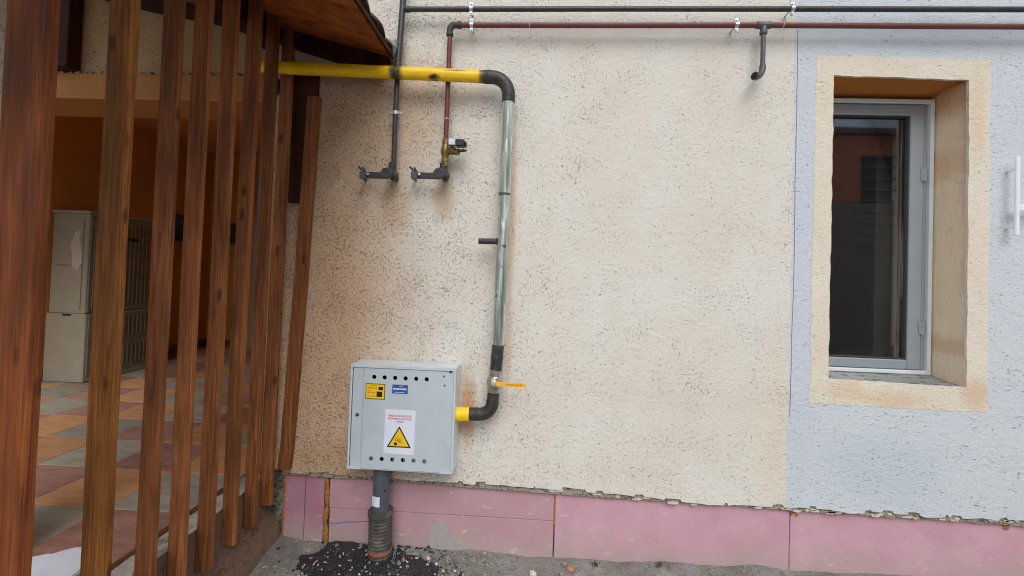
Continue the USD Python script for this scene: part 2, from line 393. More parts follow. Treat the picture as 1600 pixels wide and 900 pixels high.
def pink(name, a, b):
    nodes = {
        'g': ('geometry', {}), 'n': ('noise_texture', {'scale': 7.0, 'detail': 6.0, 'roughness': 0.65}),
        'r': ('rgb_ramp', {'ramp': [(0.3, b), (0.65, a)]}),
        'sx': ('separate_xyz', {}), 'hz': ('map_range', {'from_min': -0.04, 'from_max': 0.19, 'to_min': 0.30, 'to_max': -0.26, 'clamp': True}),
        'nd': ('noise_texture', {'scale': 9.0, 'detail': 7.0, 'roughness': 0.75}), 'ad': ('math', {'math_type': 'add'}),
        'rd': ('map_range', {'range_type': 'smoothstep', 'from_min': 0.42, 'from_max': 0.85, 'to_min': 0.0, 'to_max': 0.8, 'clamp': True}),
        'mx': ('mix_color', {'b': L(176, 156, 150)}),
        'nf': ('noise_texture', {'scale': 160.0, 'detail': 3.0}), 'rf': ('map_range', {'from_min': 0.66, 'from_max': 0.74, 'to_min': 0.0, 'to_max': 0.55, 'clamp': True}),
        'mf': ('mix_color', {'b': L(104, 74, 82)}),
        'ms': ('mapping', {'scale': (14.0, 14.0, 60.0)}), 'ns': ('noise_texture', {'scale': 1.0, 'detail': 3.0}),
        'rs': ('map_range', {'from_min': 0.67, 'from_max': 0.76, 'to_min': 0.0, 'to_max': 0.6, 'clamp': True}), 'mw': ('mix_color', {'b': L(222, 205, 206)}),
        'b': ('bump', {'strength': 0.6, 'distance': 0.0012}), 'p': ('principled_bsdf', {'roughness': 0.75, 'specular_ior_level': 0.3}),
    }
    links = [('g.position', 'n.vector'), ('n.fac', 'r.fac'), ('g.position', 'sx.vector'), ('sx.z', 'hz.value'), ('g.position', 'nd.vector'), ('nd.fac', 'ad.value1'), ('hz.result', 'ad.value2'),
             ('ad.value', 'rd.value'), ('rd.result', 'mx.fac'), ('r.color', 'mx.a'), ('g.position', 'nf.vector'), ('nf.fac', 'rf.value'), ('rf.result', 'mf.fac'), ('mx.result', 'mf.a'),
             ('g.position', 'ms.vector'), ('ms.vector', 'ns.vector'), ('ns.fac', 'rs.value'), ('rs.result', 'mw.fac'), ('mf.result', 'mw.a'),
             ('mw.result', 'p.base_color'), ('nf.fac', 'b.height'), ('b.normal', 'p.normal')]
    return usdkit.material(stage, f'/World/Looks/{name}', nodes, links, surface='p.BSDF')


M['pink'] = pink('pink_foam', L(202, 160, 171), L(192, 146, 158))
M['pink2'] = pink('pink_foam_dusty', L(190, 150, 158), L(180, 138, 147))
M['pink3'] = pink('pink_foam_deep', L(182, 132, 146), L(168, 120, 134))
M['foam'] = plain('expanding_foam', L(166, 108, 52), 0.8, var=0.35, scale=60, bump=0.004, bscale=120)
M['gap'] = plain('dark_gap', L(66, 42, 44), 0.95)
M['slat'] = wood('stained_slat', L(164, 106, 64), L(134, 80, 45), L(88, 50, 28))
M['slat2'] = wood('stained_slat_ochre', L(178, 122, 62), L(150, 92, 42), L(98, 56, 24))
M['post'] = wood('stained_post', L(166, 100, 50), L(142, 76, 38), L(104, 52, 30), knots=0.5, grain=(38, 38, 1.8), worn=0.2)
M['beam'] = wood('dark_beam', L(84, 44, 22), L(62, 30, 15), L(40, 20, 10), worn=0.0)
M['soffit'] = wood('soffit_board', L(180, 110, 54), L(156, 88, 40), L(116, 62, 28), knots=0.5, worn=0.0, grain=(2.6, 70, 70))
M['roof_tile'] = plain('roof_tile', L(78, 72, 68), 0.85, var=0.3, scale=40, bump=0.002, dirt=L(60, 74, 44), dirt_amt=0.8)
M['mortar'] = plain('mortar', L(150, 150, 150), 0.95, var=0.25, scale=30, bump=0.006, bscale=70, dirt=L(96, 92, 86), dirt_amt=0.6)
M['black_pipe'] = plain('black_paint', L(50, 49, 51), 0.38, var=0.25, scale=60, dirt=L(92, 86, 82), dirt_amt=0.35)
M['black_iron'] = plain('black_iron', L(46, 44, 43), 0.5, var=0.35, scale=70, bump=0.0008, dirt=L(104, 88, 76), dirt_amt=0.4)
M['grey_iron'] = plain('grey_iron', L(86, 84, 84), 0.42, 0.3, var=0.3, scale=60, bump=0.0006)
M['red_pipe'] = plain('red_oxide_paint', L(104, 46, 42), 0.5, var=0.2, scale=50, dirt=L(80, 44, 40), dirt_amt=0.5)
M['zinc'] = plain('zinc_plate', L(196, 202, 208), 0.32, 0.75, var=0.15, scale=90)
M['brass'] = plain('old_brass', L(132, 108, 66), 0.42, 0.6, var=0.3, scale=90, dirt=L(84, 66, 44), dirt_amt=0.6)
M['white_mark'] = plain('white_mark', L(205, 196, 190), 0.7)
M['black_plastic'] = plain('black_plastic', L(30, 30, 31), 0.35)
M['grey_plastic'] = plain('grey_plastic', L(72, 80, 90), 0.42, var=0.12, scale=20, dirt=L(110, 106, 100), dirt_amt=0.4)
M['sleeve'] = plain('corrugated_sleeve', L(70, 66, 64), 0.5, var=0.25, scale=30, dirt=L(128, 118, 106), dirt_amt=0.7)
M['orange_band'] = plain('orange_band', L(156, 84, 66), 0.6, var=0.2, scale=40, dirt=L(110, 80, 66), dirt_amt=0.5)
M['yellow_paint'] = plain('yellow_wrap', L(246, 204, 10), 0.4, var=0.06)
M['valve_body'] = plain('nickel_valve', L(176, 172, 164), 0.3, 0.8, var=0.2, scale=70)
M['valve_collar'] = plain('zinc_collar', L(140, 134, 122), 0.45, 0.5, var=0.25, scale=80)
M['lever'] = plain('yellow_lever', L(240, 182, 20), 0.35, var=0.05)
M['box_grey'] = plain('box_grey', L(187, 197, 202), 0.4, var=0.03, scale=9, dirt=L(150, 160, 166), dirt_amt=0.3)
M['box_rim'] = plain('box_rim', L(196, 205, 209), 0.4, var=0.05, scale=12, dirt=L(150, 152, 150), dirt_amt=0.4)
M['box_in'] = plain('box_inside', L(14, 14, 16), 0.8)
M['hole_plug'] = plain('hole_back', L(120, 118, 110), 0.8, var=0.35, scale=60)
M['st_yellow'] = plain('sticker_yellow', L(240, 198, 20), 0.35, var=0.04)
M['st_blue'] = plain('sticker_blue', L(46, 84, 168), 0.35, var=0.12, scale=60)
M['st_white'] = plain('sticker_white', L(222, 224, 238), 0.35, var=0.02)
M['ink_black'] = plain('ink_black', L(22, 20, 18), 0.5)
M['ink_red'] = plain('ink_red', L(186, 40, 62), 0.5)
M['ink_orange'] = plain('ink_orange', L(196, 130, 10), 0.5)
M['ink_white'] = plain('ink_white', L(214, 222, 240), 0.5)
M['lock'] = plain('lock_metal', L(96, 100, 104), 0.35, 0.7)
M['frame_white'] = plain('frame_white', L(206, 210, 212), 0.4, var=0.05, scale=14)
M['sash_grey'] = plain('sash_grey', L(142, 147, 152), 0.38, var=0.04, scale=10)
M['gasket'] = plain('gasket', L(40, 44, 48), 0.6)
M['curtain'] = plain('net_curtain', L(190, 190, 176), 0.9, var=0.08, scale=18)
M['room'] = plain('dark_room', L(170, 160, 142), 0.9)
M['cab_side'] = plain('cabinet_side', L(156, 151, 134), 0.5, var=0.06, scale=10, dirt=L(170, 162, 140), dirt_amt=0.5)
M['cab_door'] = plain('cabinet_door', L(122, 116, 96), 0.5, var=0.1, scale=12, dirt=L(96, 88, 68), dirt_amt=0.6)
M['residue'] = plain('sticker_residue', L(186, 182, 168), 0.7, var=0.1, scale=60)
M['steel_door'] = plain('steel_door', L(176, 178, 180), 0.4)
M['wallbox'] = plain('dark_wall_box', L(58, 58, 60), 0.4)
M['skirting'] = plain('skirting_tile', L(120, 74, 46), 0.5, var=0.2)
M['grout'] = plain('grout', L(186, 168, 140), 0.95, var=0.15, scale=40)
M['torn_board'] = plain('torn_board', L(222, 228, 238), 0.6, var=0.03, scale=20, dirt=L(150, 160, 172), dirt_amt=0.35)
M['kerb_paint'] = plaster('kerb_paint', L(124, 98, 82), L(108, 82, 68), L(70, 54, 44), thr=(0.6, 0.74), amt=0.5, bump=0.003, pit_scale=60)
M['kerb_top'] = plain('kerb_mortar', L(196, 192, 180), 0.95, var=0.3, scale=16, bump=0.004, bscale=60, dirt=L(110, 100, 88), dirt_amt=0.9)
M['cement_smear'] = plain('cement_smear', L(166, 160, 156), 0.9, var=0.08, scale=40, bump=0.001)
M['blue_line'] = plain('blue_chalk', L(120, 108, 176), 0.9)
M['stone'] = plain('chip_stone', L(132, 126, 118), 0.9, var=0.45, scale=35)
M['dark_stone'] = plain('tar_stone', L(34, 33, 34), 0.7, var=0.5, scale=45)
M['pale_stone'] = plain('pale_stone', L(206, 196, 182), 0.85, var=0.15, scale=40)
M['brick_bit'] = plain('brick_bit', L(196, 120, 84), 0.9, var=0.2, scale=50)
M['wood_chip'] = plain('wood_chip', L(190, 178, 150), 0.8, var=0.2, scale=50)
M['moss'] = plain('moss_blades', L(84, 74, 36), 0.8, var=0.4, scale=60)
M['wire'] = plain('wire_blue', L(130, 150, 178), 0.5)

# steel riser: galvanised with drips of white and smears of grease
M['steel'] = usdkit.material(stage, '/World/Looks/galvanised', {
    'g': ('geometry', {}), 'mp': ('mapping', {'scale': (60.0, 60.0, 3.0)}), 'n': ('noise_texture', {'scale': 1.0, 'detail': 5.0, 'roughness': 0.6}),
    'r': ('rgb_ramp', {'ramp': [(0.34, L(104, 110, 102)), (0.5, L(158, 166, 158)), (0.62, L(206, 210, 202))]}),
    'mw': ('mapping', {'scale': (40.0, 40.0, 6.0)}), 'nw': ('noise_texture', {'scale': 1.0, 'detail': 6.0, 'roughness': 0.7}),
    'rw': ('map_range', {'from_min': 0.57, 'from_max': 0.62, 'to_min': 0.0, 'to_max': 0.85, 'clamp': True}), 'xw': ('mix_color', {'b': L(230, 230, 222)}),
    'nd': ('noise_texture', {'scale': 24.0, 'detail': 4.0}), 'rd': ('map_range', {'from_min': 0.68, 'from_max': 0.72, 'to_min': 0.0, 'to_max': 0.8, 'clamp': True}), 'xd': ('mix_color', {'b': L(66, 64, 60)}),
    'rr': ('map_range', {'from_min': 0.3, 'from_max': 0.7, 'to_min': 0.28, 'to_max': 0.5, 'clamp': True}),
    'p': ('principled_bsdf', {'metallic': 0.55, 'roughness': 0.35}),
}, [('g.position', 'mp.vector'), ('mp.vector', 'n.vector'), ('n.fac', 'r.fac'), ('g.position', 'mw.vector'), ('mw.vector', 'nw.vector'), ('nw.fac', 'rw.value'), ('rw.result', 'xw.fac'), ('r.color', 'xw.a'),
    ('g.position', 'nd.vector'), ('nd.fac', 'rd.value'), ('rd.result', 'xd.fac'), ('xw.result', 'xd.a'), ('xd.result', 'p.base_color'), ('n.fac', 'rr.value'), ('rr.result', 'p.roughness')], surface='p.BSDF')

# yellow gas pipe with scorched paint at the weld and scuffs
YN = {'g': ('geometry', {}), 'n': ('noise_texture', {'scale': 18.0, 'detail': 5.0, 'roughness': 0.65}),
      'r': ('rgb_ramp', {'ramp': [(0.3, L(226, 176, 8)), (0.65, L(246, 206, 18))]}),
      'p': ('principled_bsdf', {'roughness': 0.38})}
YL = [('g.position', 'n.vector'), ('n.fac', 'r.fac')]
cur = 'r.color'
for i, (x, z, rx, rz, rag, amount) in enumerate([(-0.612, 2.045, 0.042, 0.08, 0.6, 0.96), (-0.445, 2.027, 0.032, 0.014, 1.4, 1.0), (-0.232, 2.04, 0.03, 0.2, 0.5, 0.9), (-0.36, 2.055, 0.07, 0.006, 1.3, 0.7), (-0.9, 2.06, 0.2, 0.02, 1.0, 0.18)]):
    YN[f'm{i}'] = ('mapping', {'location': (-x / rx, 0.0, -z / rz), 'scale': (1 / rx, 0.0, 1 / rz)})
    YN[f'l{i}'] = ('vector_math', {'math_type': 'length'})
    YN[f'k{i}'] = ('noise_texture', {'scale': 60.0, 'detail': 5.0, 'roughness': 0.7})
    YN[f'a{i}'] = ('math', {'math_type': 'multiply_add', 'value2': rag})
    YN[f'q{i}'] = ('map_range', {'range_type': 'smoothstep', 'from_min': 0.3 + rag * 0.5, 'from_max': 1.0 + rag * 0.5, 'to_min': amount, 'to_max': 0.0, 'clamp': True})
    YN[f'x{i}'] = ('mix_color', {'b': L(54, 40, 30)})
    YL += [('g.position', f'm{i}.vector'), (f'm{i}.vector', f'l{i}.vector1'), ('g.position', f'k{i}.vector'), (f'k{i}.fac', f'a{i}.value1'), (f'l{i}.value', f'a{i}.value3'),
           (f'a{i}.value', f'q{i}.value'), (f'q{i}.result', f'x{i}.fac'), (cur, f'x{i}.a')]
    cur = f'x{i}.result'
M['yellow_pipe'] = usdkit.material(stage, '/World/Looks/yellow_pipe', YN, YL + [(cur, 'p.base_color')], surface='p.BSDF')

# window pane
M['pane'] = usdkit.material(stage, '/World/Looks/pane', {
    'f': ('fresnel', {'IOR': 1.5}), 'k': ('math', {'math_type': 'multiply', 'value2': 5.0, 'use_clamp': True}),
    't': ('transparent_bsdf', {'color': (0.74, 0.75, 0.74)}), 'gl': ('glossy_bsdf', {'color': (0.95, 0.95, 0.95), 'roughness': 0.02}), 'm': ('mix_closure', {})},
    [('f.fac', 'k.value1'), ('k.value', 'm.fac'), ('t.BSDF', 'm.closure1'), ('gl.BSDF', 'm.closure2')], surface='m.closure')

# ground: broken concrete, dusty
M['ground'] = usdkit.material(stage, '/World/Looks/ground', {
    'g': ('geometry', {}), 'n': ('noise_texture', {'scale': 5.0, 'detail': 8.0, 'roughness': 0.7}), 'r': ('rgb_ramp', {'ramp': [(0.3, L(112, 106, 100)), (0.5, L(142, 138, 132)), (0.7, L(164, 162, 158))]}),
    'nf': ('noise_texture', {'scale': 130.0, 'detail': 4.0, 'roughness': 0.7}), 'rf': ('map_range', {'from_min': 0.56, 'from_max': 0.66, 'to_min': 0.0, 'to_max': 0.75, 'clamp': True}), 'xf': ('mix_color', {'b': L(66, 62, 58)}),
    'nm': ('noise_texture', {'scale': 9.0, 'detail': 5.0, 'roughness': 0.7}), 'rm': ('map_range', {'from_min': 0.58, 'from_max': 0.7, 'to_min': 0.0, 'to_max': 0.7, 'clamp': True}), 'xm': ('mix_color', {'b': L(96, 86, 66)}),
    'b': ('bump', {'strength': 1.0, 'distance': 0.008}), 'p': ('principled_bsdf', {'roughness': 0.9, 'specular_ior_level': 0.3})},
    [('g.position', 'n.vector'), ('n.fac', 'r.fac'), ('g.position', 'nf.vector'), ('nf.fac', 'rf.value'), ('rf.result', 'xf.fac'), ('r.color', 'xf.a'), ('g.position', 'nm.vector'), ('nm.fac', 'rm.value'),
     ('rm.result', 'xm.fac'), ('xf.result', 'xm.a'), ('xm.result', 'p.base_color'), ('nf.fac', 'b.height'), ('b.normal', 'p.normal')], surface='p.BSDF')
M['asphalt'] = usdkit.material(stage, '/World/Looks/asphalt', {
    'g': ('geometry', {}), 'v': ('voronoi_texture', {'scale': 130.0}), 'r': ('rgb_ramp', {'ramp': [(0.0, L(30, 30, 33)), (0.6, L(46, 46, 50)), (1.0, L(22, 22, 24))]}),
    'n': ('noise_texture', {'scale': 60.0, 'detail': 5.0, 'roughness': 0.7}), 'rn': ('map_range', {'from_min': 0.62, 'from_max': 0.7, 'to_min': 0.0, 'to_max': 0.6, 'clamp': True}), 'x': ('mix_color', {'b': L(104, 98, 92)}),
    'b': ('bump', {'strength': 1.0, 'distance': 0.004}), 'p': ('principled_bsdf', {'roughness': 0.42})},
    [('g.position', 'v.vector'), ('v.distance', 'r.fac'), ('g.position', 'n.vector'), ('n.fac', 'rn.value'), ('rn.result', 'x.fac'), ('r.color', 'x.a'), ('x.result', 'p.base_color'), ('v.distance', 'b.height'), ('b.normal', 'p.normal')], surface='p.BSDF')


def tile_mat(name, a, b):
    return usdkit.material(stage, f'/World/Looks/{name}', {
        'g': ('geometry', {}), 'oi': ('object_info', {}), 'mp': ('mapping', {'scale': (3.0, 9.0, 3.0), 'rotation': (0, 0, 0.35)}),
        'n': ('noise_texture', {'scale': 3.0, 'detail': 7.0, 'roughness': 0.65, 'distortion': 0.5}), 'r': ('rgb_ramp', {'ramp': [(0.36, b), (0.58, a)]}),
        'nl': ('noise_texture', {'scale': 13.0, 'detail': 5.0, 'roughness': 0.7}), 'rl': ('map_range', {'from_min': 0.60, 'from_max': 0.74, 'to_min': 0.0, 'to_max': 0.4, 'clamp': True}), 'x': ('mix_color', {'b': L(196, 176, 162)}),
        'vr': ('map_range', {'to_min': 0.8, 'to_max': 1.15}), 'mu': ('mix_color', {'blend_type': 'multiply', 'fac': 1.0}),
        'b': ('bump', {'strength': 0.6, 'distance': 0.002}), 'p': ('principled_bsdf', {'roughness': 0.5, 'specular_ior_level': 0.4})},
        [('g.position', 'mp.vector'), ('mp.vector', 'n.vector'), ('n.fac', 'r.fac'), ('mp.vector', 'nl.vector'), ('nl.fac', 'rl.value'), ('rl.result', 'x.fac'), ('r.color', 'x.a'),
         ('oi.random', 'vr.value'), ('x.result', 'mu.a'), ('vr.result', 'mu.b'), ('mu.result', 'p.base_color'), ('n.fac', 'b.height'), ('b.normal', 'p.normal')], surface='p.BSDF')


M['t_orange'] = tile_mat('tile_orange', L(214, 162, 116), L(198, 142, 98))
M['t_grey'] = tile_mat('tile_grey', L(176, 168, 150), L(150, 146, 132))
M['t_maroon'] = tile_mat('tile_maroon', L(180, 138, 122), L(160, 116, 103))

# ------------------------------------------------------------------ ground
def axis_grid(near0, near1, step, far):
    a = np.arange(near0, near1 + 1e-6, step)
    out = [near0 - d for d in (0.1, 0.3, 0.7, 1.5, 3, 6, 12, 24, far)][::-1]
    out2 = [near1 + d for d in (0.1, 0.3, 0.7, 1.5, 3, 6, 12, 24, far)]
    return np.concatenate([out, a, out2])


def ground_z(x, y):
    base = -0.035 + 0.028 * np.clip((-0.9 - x) / 0.25, 0, 1) + 0.012 * np.clip((x - 0.5) / 0.6, 0, 1)
    base = base - 0.16 * np.clip(-y, 0, 0.35) - 0.02 * np.clip(-y - 0.35, 0, 3)
    near = np.exp(-np.clip(np.abs(x - 0.4) - 2.0, 0, None)) * np.exp(-np.clip(-y - 1.5, 0, None))
    p = np.stack([x * 6, y * 6, np.zeros_like(x)], -1)
    return base + near * ((fbm(p, 4, 3) - 0.5) * 0.03 + (fbm(p * 6, 3, 5) - 0.5) * 0.012)


gx = axis_grid(-1.3, 2.6, 0.02, 60.0)
gy = np.concatenate([[-60 - 1.2, -30, -14, -8, -5, -3.4, -2.4, -1.8, -1.4], np.arange(-1.2, 0.061, 0.02)])
GX, GY = np.meshgrid(gx, gy, indexing='ij')
GZ = ground_z(GX, GY)
nx, ny = GX.shape
idx = np.arange(nx * ny).reshape(nx, ny)
q = np.stack([idx[:-1, :-1], idx[1:, :-1], idx[1:, 1:], idx[:-1, 1:]], -1).reshape(-1, 4)
obj('ground', trimesh.Trimesh(np.stack([GX.ravel(), GY.ravel(), GZ.ravel()], 1), np.vstack([q[:, [0, 1, 2]], q[:, [0, 2, 3]]]), process=False), M['ground'], kind='structure', smooth=True,
    label='dusty broken concrete ground along the foot of the pink insulation')

# black tarmac patch round the duct
th = np.linspace(0, 2 * np.pi, 90, endpoint=False)
rr = np.linspace(0, 1, 26)
v, f = [], []
cx0, cy0 = -0.66, -0.14
for i, r in enumerate(rr):
    for t in th:
        ed = 1 + 0.16 * math.sin(3 * t + 1) + 0.10 * math.sin(7 * t) + 0.10 * (fbm(np.array([math.cos(t) * 3, math.sin(t) * 3, 1.0]), 3, 9) - 0.5) * 4
        x = cx0 + r * ed * 0.27 * math.cos(t); y = cy0 + r * ed * 0.19 * math.sin(t)
        y = min(y, 0.016)
        g = float(ground_z(np.array(x), np.array(y)))
        bump_ = 0.026 * (1 - r ** 2.2) - 0.012 * (r > 0.97) + (float(fbm(np.array([x * 30, y * 30, 0.5]), 3, 2)) - 0.5) * 0.015 * (1 - r ** 6)
        v.append((x, y, g + bump_))
n = len(th)
for i in range(len(rr) - 1):
    for j in range(n):
        k = (j + 1) % n
        f += [(i * n + j, (i + 1) * n + j, (i + 1) * n + k), (i * n + j, (i + 1) * n + k, i * n + k)]
patch = trimesh.Trimesh(np.array(v), np.array(f), process=False)
obj('asphalt_patch', patch, M['asphalt'], kind='structure', smooth=True, label='lumpy black tarmac patch around the foot of the duct')


def pebble(p, s, seed):
    m = trimesh.creation.icosphere(subdivisions=0)
    r = np.random.default_rng(seed)
    m.vertices *= r.uniform(0.55, 1.2, (len(m.vertices), 1)) * np.array([1, r.uniform(0.6, 1), r.uniform(0.4, 0.8)]) * s
    a = r.uniform(0, 6.28)
    m.apply_transform(trimesh.transformations.rotation_matrix(a, [0, 0, 1]))
    m.apply_translation(p)
    return m


def top_z(x, y):
    z = float(ground_z(np.array(x), np.array(y)))
    d = math.hypot((x - cx0) / 0.27, (y - cy0) / 0.19)
    return z + 0.026 * max(0, 1 - d ** 2.2)


st, dk, pl, wc = [], [], [], []
for i in range(900):
    x = rng.uniform(-1.06, 1.25); y = min(0.012, -abs(rng.normal(0.0, 0.11)))
    if rng.random() < 0.45:
        x = rng.normal(-0.25, 0.14)
    s = rng.gamma(2.0, 0.0018) + 0.0015
    st.append(pebble((x, y, top_z(x, y) + s * 0.3), s, i))
for i in range(900):
    a = rng.uniform(0, 6.28); r = rng.uniform(0.0, 1.0) ** 0.5 * (1.0 + 0.7 * rng.random() ** 2)
    if i > 640: a, r = rng.normal(0.15, 0.35), rng.uniform(0.9, 1.55)
    x, y = cx0 + 0.27 * r * math.cos(a), min(0.01, cy0 + 0.19 * r * math.sin(a))
    if x < -1.07: continue
    s = rng.gamma(2.0, 0.0016) + 0.001
    dk.append(pebble((x, y, top_z(x, y) + s * 0.3), s, 5000 + i))
for i in range(80):
    x = rng.normal(-0.36, 0.15); y = min(0.008, -abs(rng.normal(0.02, 0.12)))
    s = rng.gamma(2.0, 0.0016) + 0.0015
    pl.append(pebble((x, y, top_z(x, y) + s * 0.4), s, 9000 + i))
for i in range(46):
    x = rng.normal(-0.80, 0.13); y = min(0.0, rng.normal(-0.17, 0.07)); a = rng.uniform(0, 3.14); ln = rng.uniform(0.005, 0.016)
    if x < -1.06: continue
    z = top_z(x, y) + 0.006
    wc.append(bar_between((x - ln / 2 * math.cos(a), y - ln / 2 * math.sin(a), z), (x + ln / 2 * math.cos(a), y + ln / 2 * math.sin(a), z + rng.uniform(0, 0.004)), 0.005, 0.0025, c=0.0008))
obj('gravel', st, M['stone'], kind='stuff', label='grey grit and small stones strewn along the wall foot', cat='gravel')
obj('tar_crumbs', dk, M['dark_stone'], kind='stuff', label='black tarmac crumbs scattered over and around the patch', cat='gravel')
obj('pale_grit', pl, M['pale_stone'], kind='stuff', label='pale stone grit right of the corrugated sleeve', cat='gravel')
obj('wood_chips', wc, M['wood_chip'], kind='stuff', label='pale splinters lying on the black tarmac patch', cat='wood chips')
obj('stone', pebble((-0.40, -0.05, top_z(-0.40, -0.05) + 0.009), 0.016, 77), M['pale_stone'], label='pale rounded stone beside the corrugated sleeve', cat='stone')
obj('brick_fragment', pebble((0.205, -0.05, top_z(0.205, -0.05) + 0.008), 0.019, 31), M['brick_bit'], label='small orange brick fragment lying near the wall foot', cat='brick fragment')
for (wx, wy, lab) in ((0.312, -0.015, 'tiny brown moss tuft at the wall foot beside the brick fragment'), (0.585, -0.012, 'small dark weed tuft at the wall foot below the long pink board')):
    bl = []
    for i in range(26):
        a = rng.uniform(0, 6.28); h = rng.uniform(0.008, 0.024); b0 = np.array([wx + rng.normal(0, 0.008), wy + rng.normal(0, 0.006), top_z(wx, wy)])
        tip = b0 + np.array([math.cos(a) * 0.010, math.sin(a) * 0.008, h]); side = np.array([-math.sin(a), math.cos(a), 0]) * 0.0022
        bl.append(trimesh.Trimesh([b0 - side, b0 + side, tip, b0 + (0, 0, 0.002)], [[0, 1, 2], [1, 3, 2], [3, 0, 2]], process=False))
    obj('moss_tuft', bl, M['moss'], label=lab, cat='moss')

# ------------------------------------------------------------------ the house: wall, plaster, window, insulation, porch recess
house = thing('house', 'rendered house wall, cream left and lilac right, with pink insulation at its foot', 'house', (0.5, 0, 0))


def wobble(pts, amp, freq, seed, step=0.012):
    """Subdivide an open polyline and shake it."""
    pts = np.array(pts, float); out = []
    for a, b in zip(pts[:-1], pts[1:]):
        k = max(2, int(np.linalg.norm(b - a) / step))
        out += [a + (b - a) * s for s in np.linspace(0, 1, k, endpoint=False)]
    out.append(pts[-1]); out = np.array(out)
    s = np.cumsum(np.r_[0, np.linalg.norm(np.diff(out, axis=0), axis=1)])
    dx = (fbm(np.stack([s * freq, s * 0, s * 0 + seed], 1), 3, seed) - 0.5) * 2 * amp
    dz = (fbm(np.stack([s * freq, s * 0 + 7, s * 0 + seed], 1), 3, seed + 1) - 0.5) * 2 * amp
    return out + np.stack([dx, dz], 1)


XL, XR, ZT = -1.232, 2.9, 3.3
low_pts = [(-1.232, 0.277), (-1.09, 0.274), (-0.999, 0.274), (-0.507, 0.271), (-0.208, 0.270), (0.17, 0.266), (0.391, 0.258), (0.799, 0.240), (1.04, 0.247), (1.358, 0.240), (1.514, 0.243), (1.747, 0.240), (2.079, 0.246), (2.9, 0.24)]
low = wobble(low_pts, 0.008, 14, 4, step=0.006)
low[:, 1] += np.where(fbm(np.stack([low[:, 0] * 22, low[:, 0] * 0, low[:, 0] * 0], 1), 3, 8) > 0.60, 0.010, 0.0)
opening = Polygon(wobble([(1.278, 0.797), (1.843, 0.787), (1.836, 2.092), (1.276, 2.103), (1.278, 0.797)], 0.0035, 18, 21)[:-1])
surr = Polygon(wobble([(1.203, 0.692), (1.927, 0.686), (1.923, 2.178), (1.200, 2.192), (1.203, 0.692)], 0.0035, 12, 33)[:-1])
wall_poly = Polygon([*map(tuple, low), (XR, ZT), (XL, ZT)]).buffer(0)
bound = wobble([(1.114, -0.2), (1.114, 1.4), (1.106, 2.45), (1.104, 3.5)], 0.005, 9, 51, step=0.02)
right_side = Polygon([*map(tuple, bound), (5, 3.5), (5, -0.2)]).buffer(0)
cream_poly = wall_poly.difference(right_side).buffer(0)
lil_poly = wall_poly.intersection(right_side).difference(surr.union(opening)).buffer(0)
sur_poly = surr.difference(opening).buffer(0)
TH = 0.012
obj('cream_plaster', plate(cream_poly, 0.0, TH), M['cream'], house, label='cream scratched plaster pitted with dark specks and stained near the porch, with shade and warm bounce light painted in')
obj('lilac_plaster', plate(lil_poly, 0.0, TH), M['lilac'], house, label='pale lilac scratched plaster right of the joint')
obj('window_surround', plate(sur_poly, -0.0012, TH), M['surround'], house, label='peach painted plaster band framing the window')
obj('joint_line', plate(Polygon(list(map(tuple, wobble([(1.1205, 0.63), (1.1245, 1.2), (1.1195, 2.30)], 0.0015, 5, 3))) + list(map(tuple, wobble([(1.1205, 0.63), (1.1245, 1.2), (1.1195, 2.30)], 0.0015, 5, 3)[::-1] + (0.0018, 0)))), -0.0006, 0.0002), M['gap'], house)
# base coat showing under the broken plaster edge
bc_low = wobble([(-1.09, 0.262), (-0.279, 0.251), (0.132, 0.242), (0.446, 0.238), (1.133, 0.230), (1.567, 0.226), (2.08, 0.219), (2.9, 0.215)], 0.004, 20, 12, step=0.008)
bc = Polygon([*map(tuple, bc_low), (2.9, 0.33), (-1.09, 0.33)]).buffer(0)
obj('base_coat', plate(bc, 0.0085, 0.0195), M['basecoat'], house, label='grey base coat showing under the broken plaster edge')
chips = []
for i in range(34):
    x = rng.uniform(1.05, 2.1) if i < 22 else rng.uniform(0.1, 1.05)
    zz = np.interp(x, [p[0] for p in low_pts], [p[1] for p in low_pts]) - rng.uniform(0.002, 0.014)
    w, h = rng.uniform(0.008, 0.03), rng.uniform(0.003, 0.007)
    ang = np.linspace(0, 6.283, 11)[:-1]
    chips.append(plate(Polygon([(x + w * math.cos(a) * rng.uniform(0.7, 1.1), zz + h * math.sin(a) * rng.uniform(0.6, 1.2)) for a in ang]).buffer(0), 0.004, 0.010))
obj('plaster_flakes', chips, M['edge_chip'], house, kind='stuff')
# masonry behind
core_open = sbox(1.262, 0.775, 1.858, 2.118)
obj('masonry', plate(sbox(-1.20, 0.30, XR, 3.3).difference(core_open), 0.024, 0.30), M['basecoat'], house)
obj('foundation', cbox(-1.20, XR, 0.062, 0.30, -0.25, 0.300, 0.002), M['basecoat'], house)

# pink boards
def board(x0, x1, z0, z1, mat, y=0.0215, seed=0, skew=0.0):
    r = np.random.default_rng(seed)
    m = cbox(x0, x1, y, 0.060, z0, z1, 0.0022)
    for _ in range(3):
        m = m.subdivide()
    m.vertices[:, 1] += np.where(m.vertices[:, 1] < 0.04, (fbm(np.stack([m.vertices[:, 0] * 5, m.vertices[:, 2] * 7, m.vertices[:, 2] * 0 + seed], 1), 3, seed) - 0.5) * 0.003, 0)
    m.vertices[:, 0] += skew * (m.vertices[:, 2] - z0)
    return obj('insulation_board', m, mat, house, smooth=35)


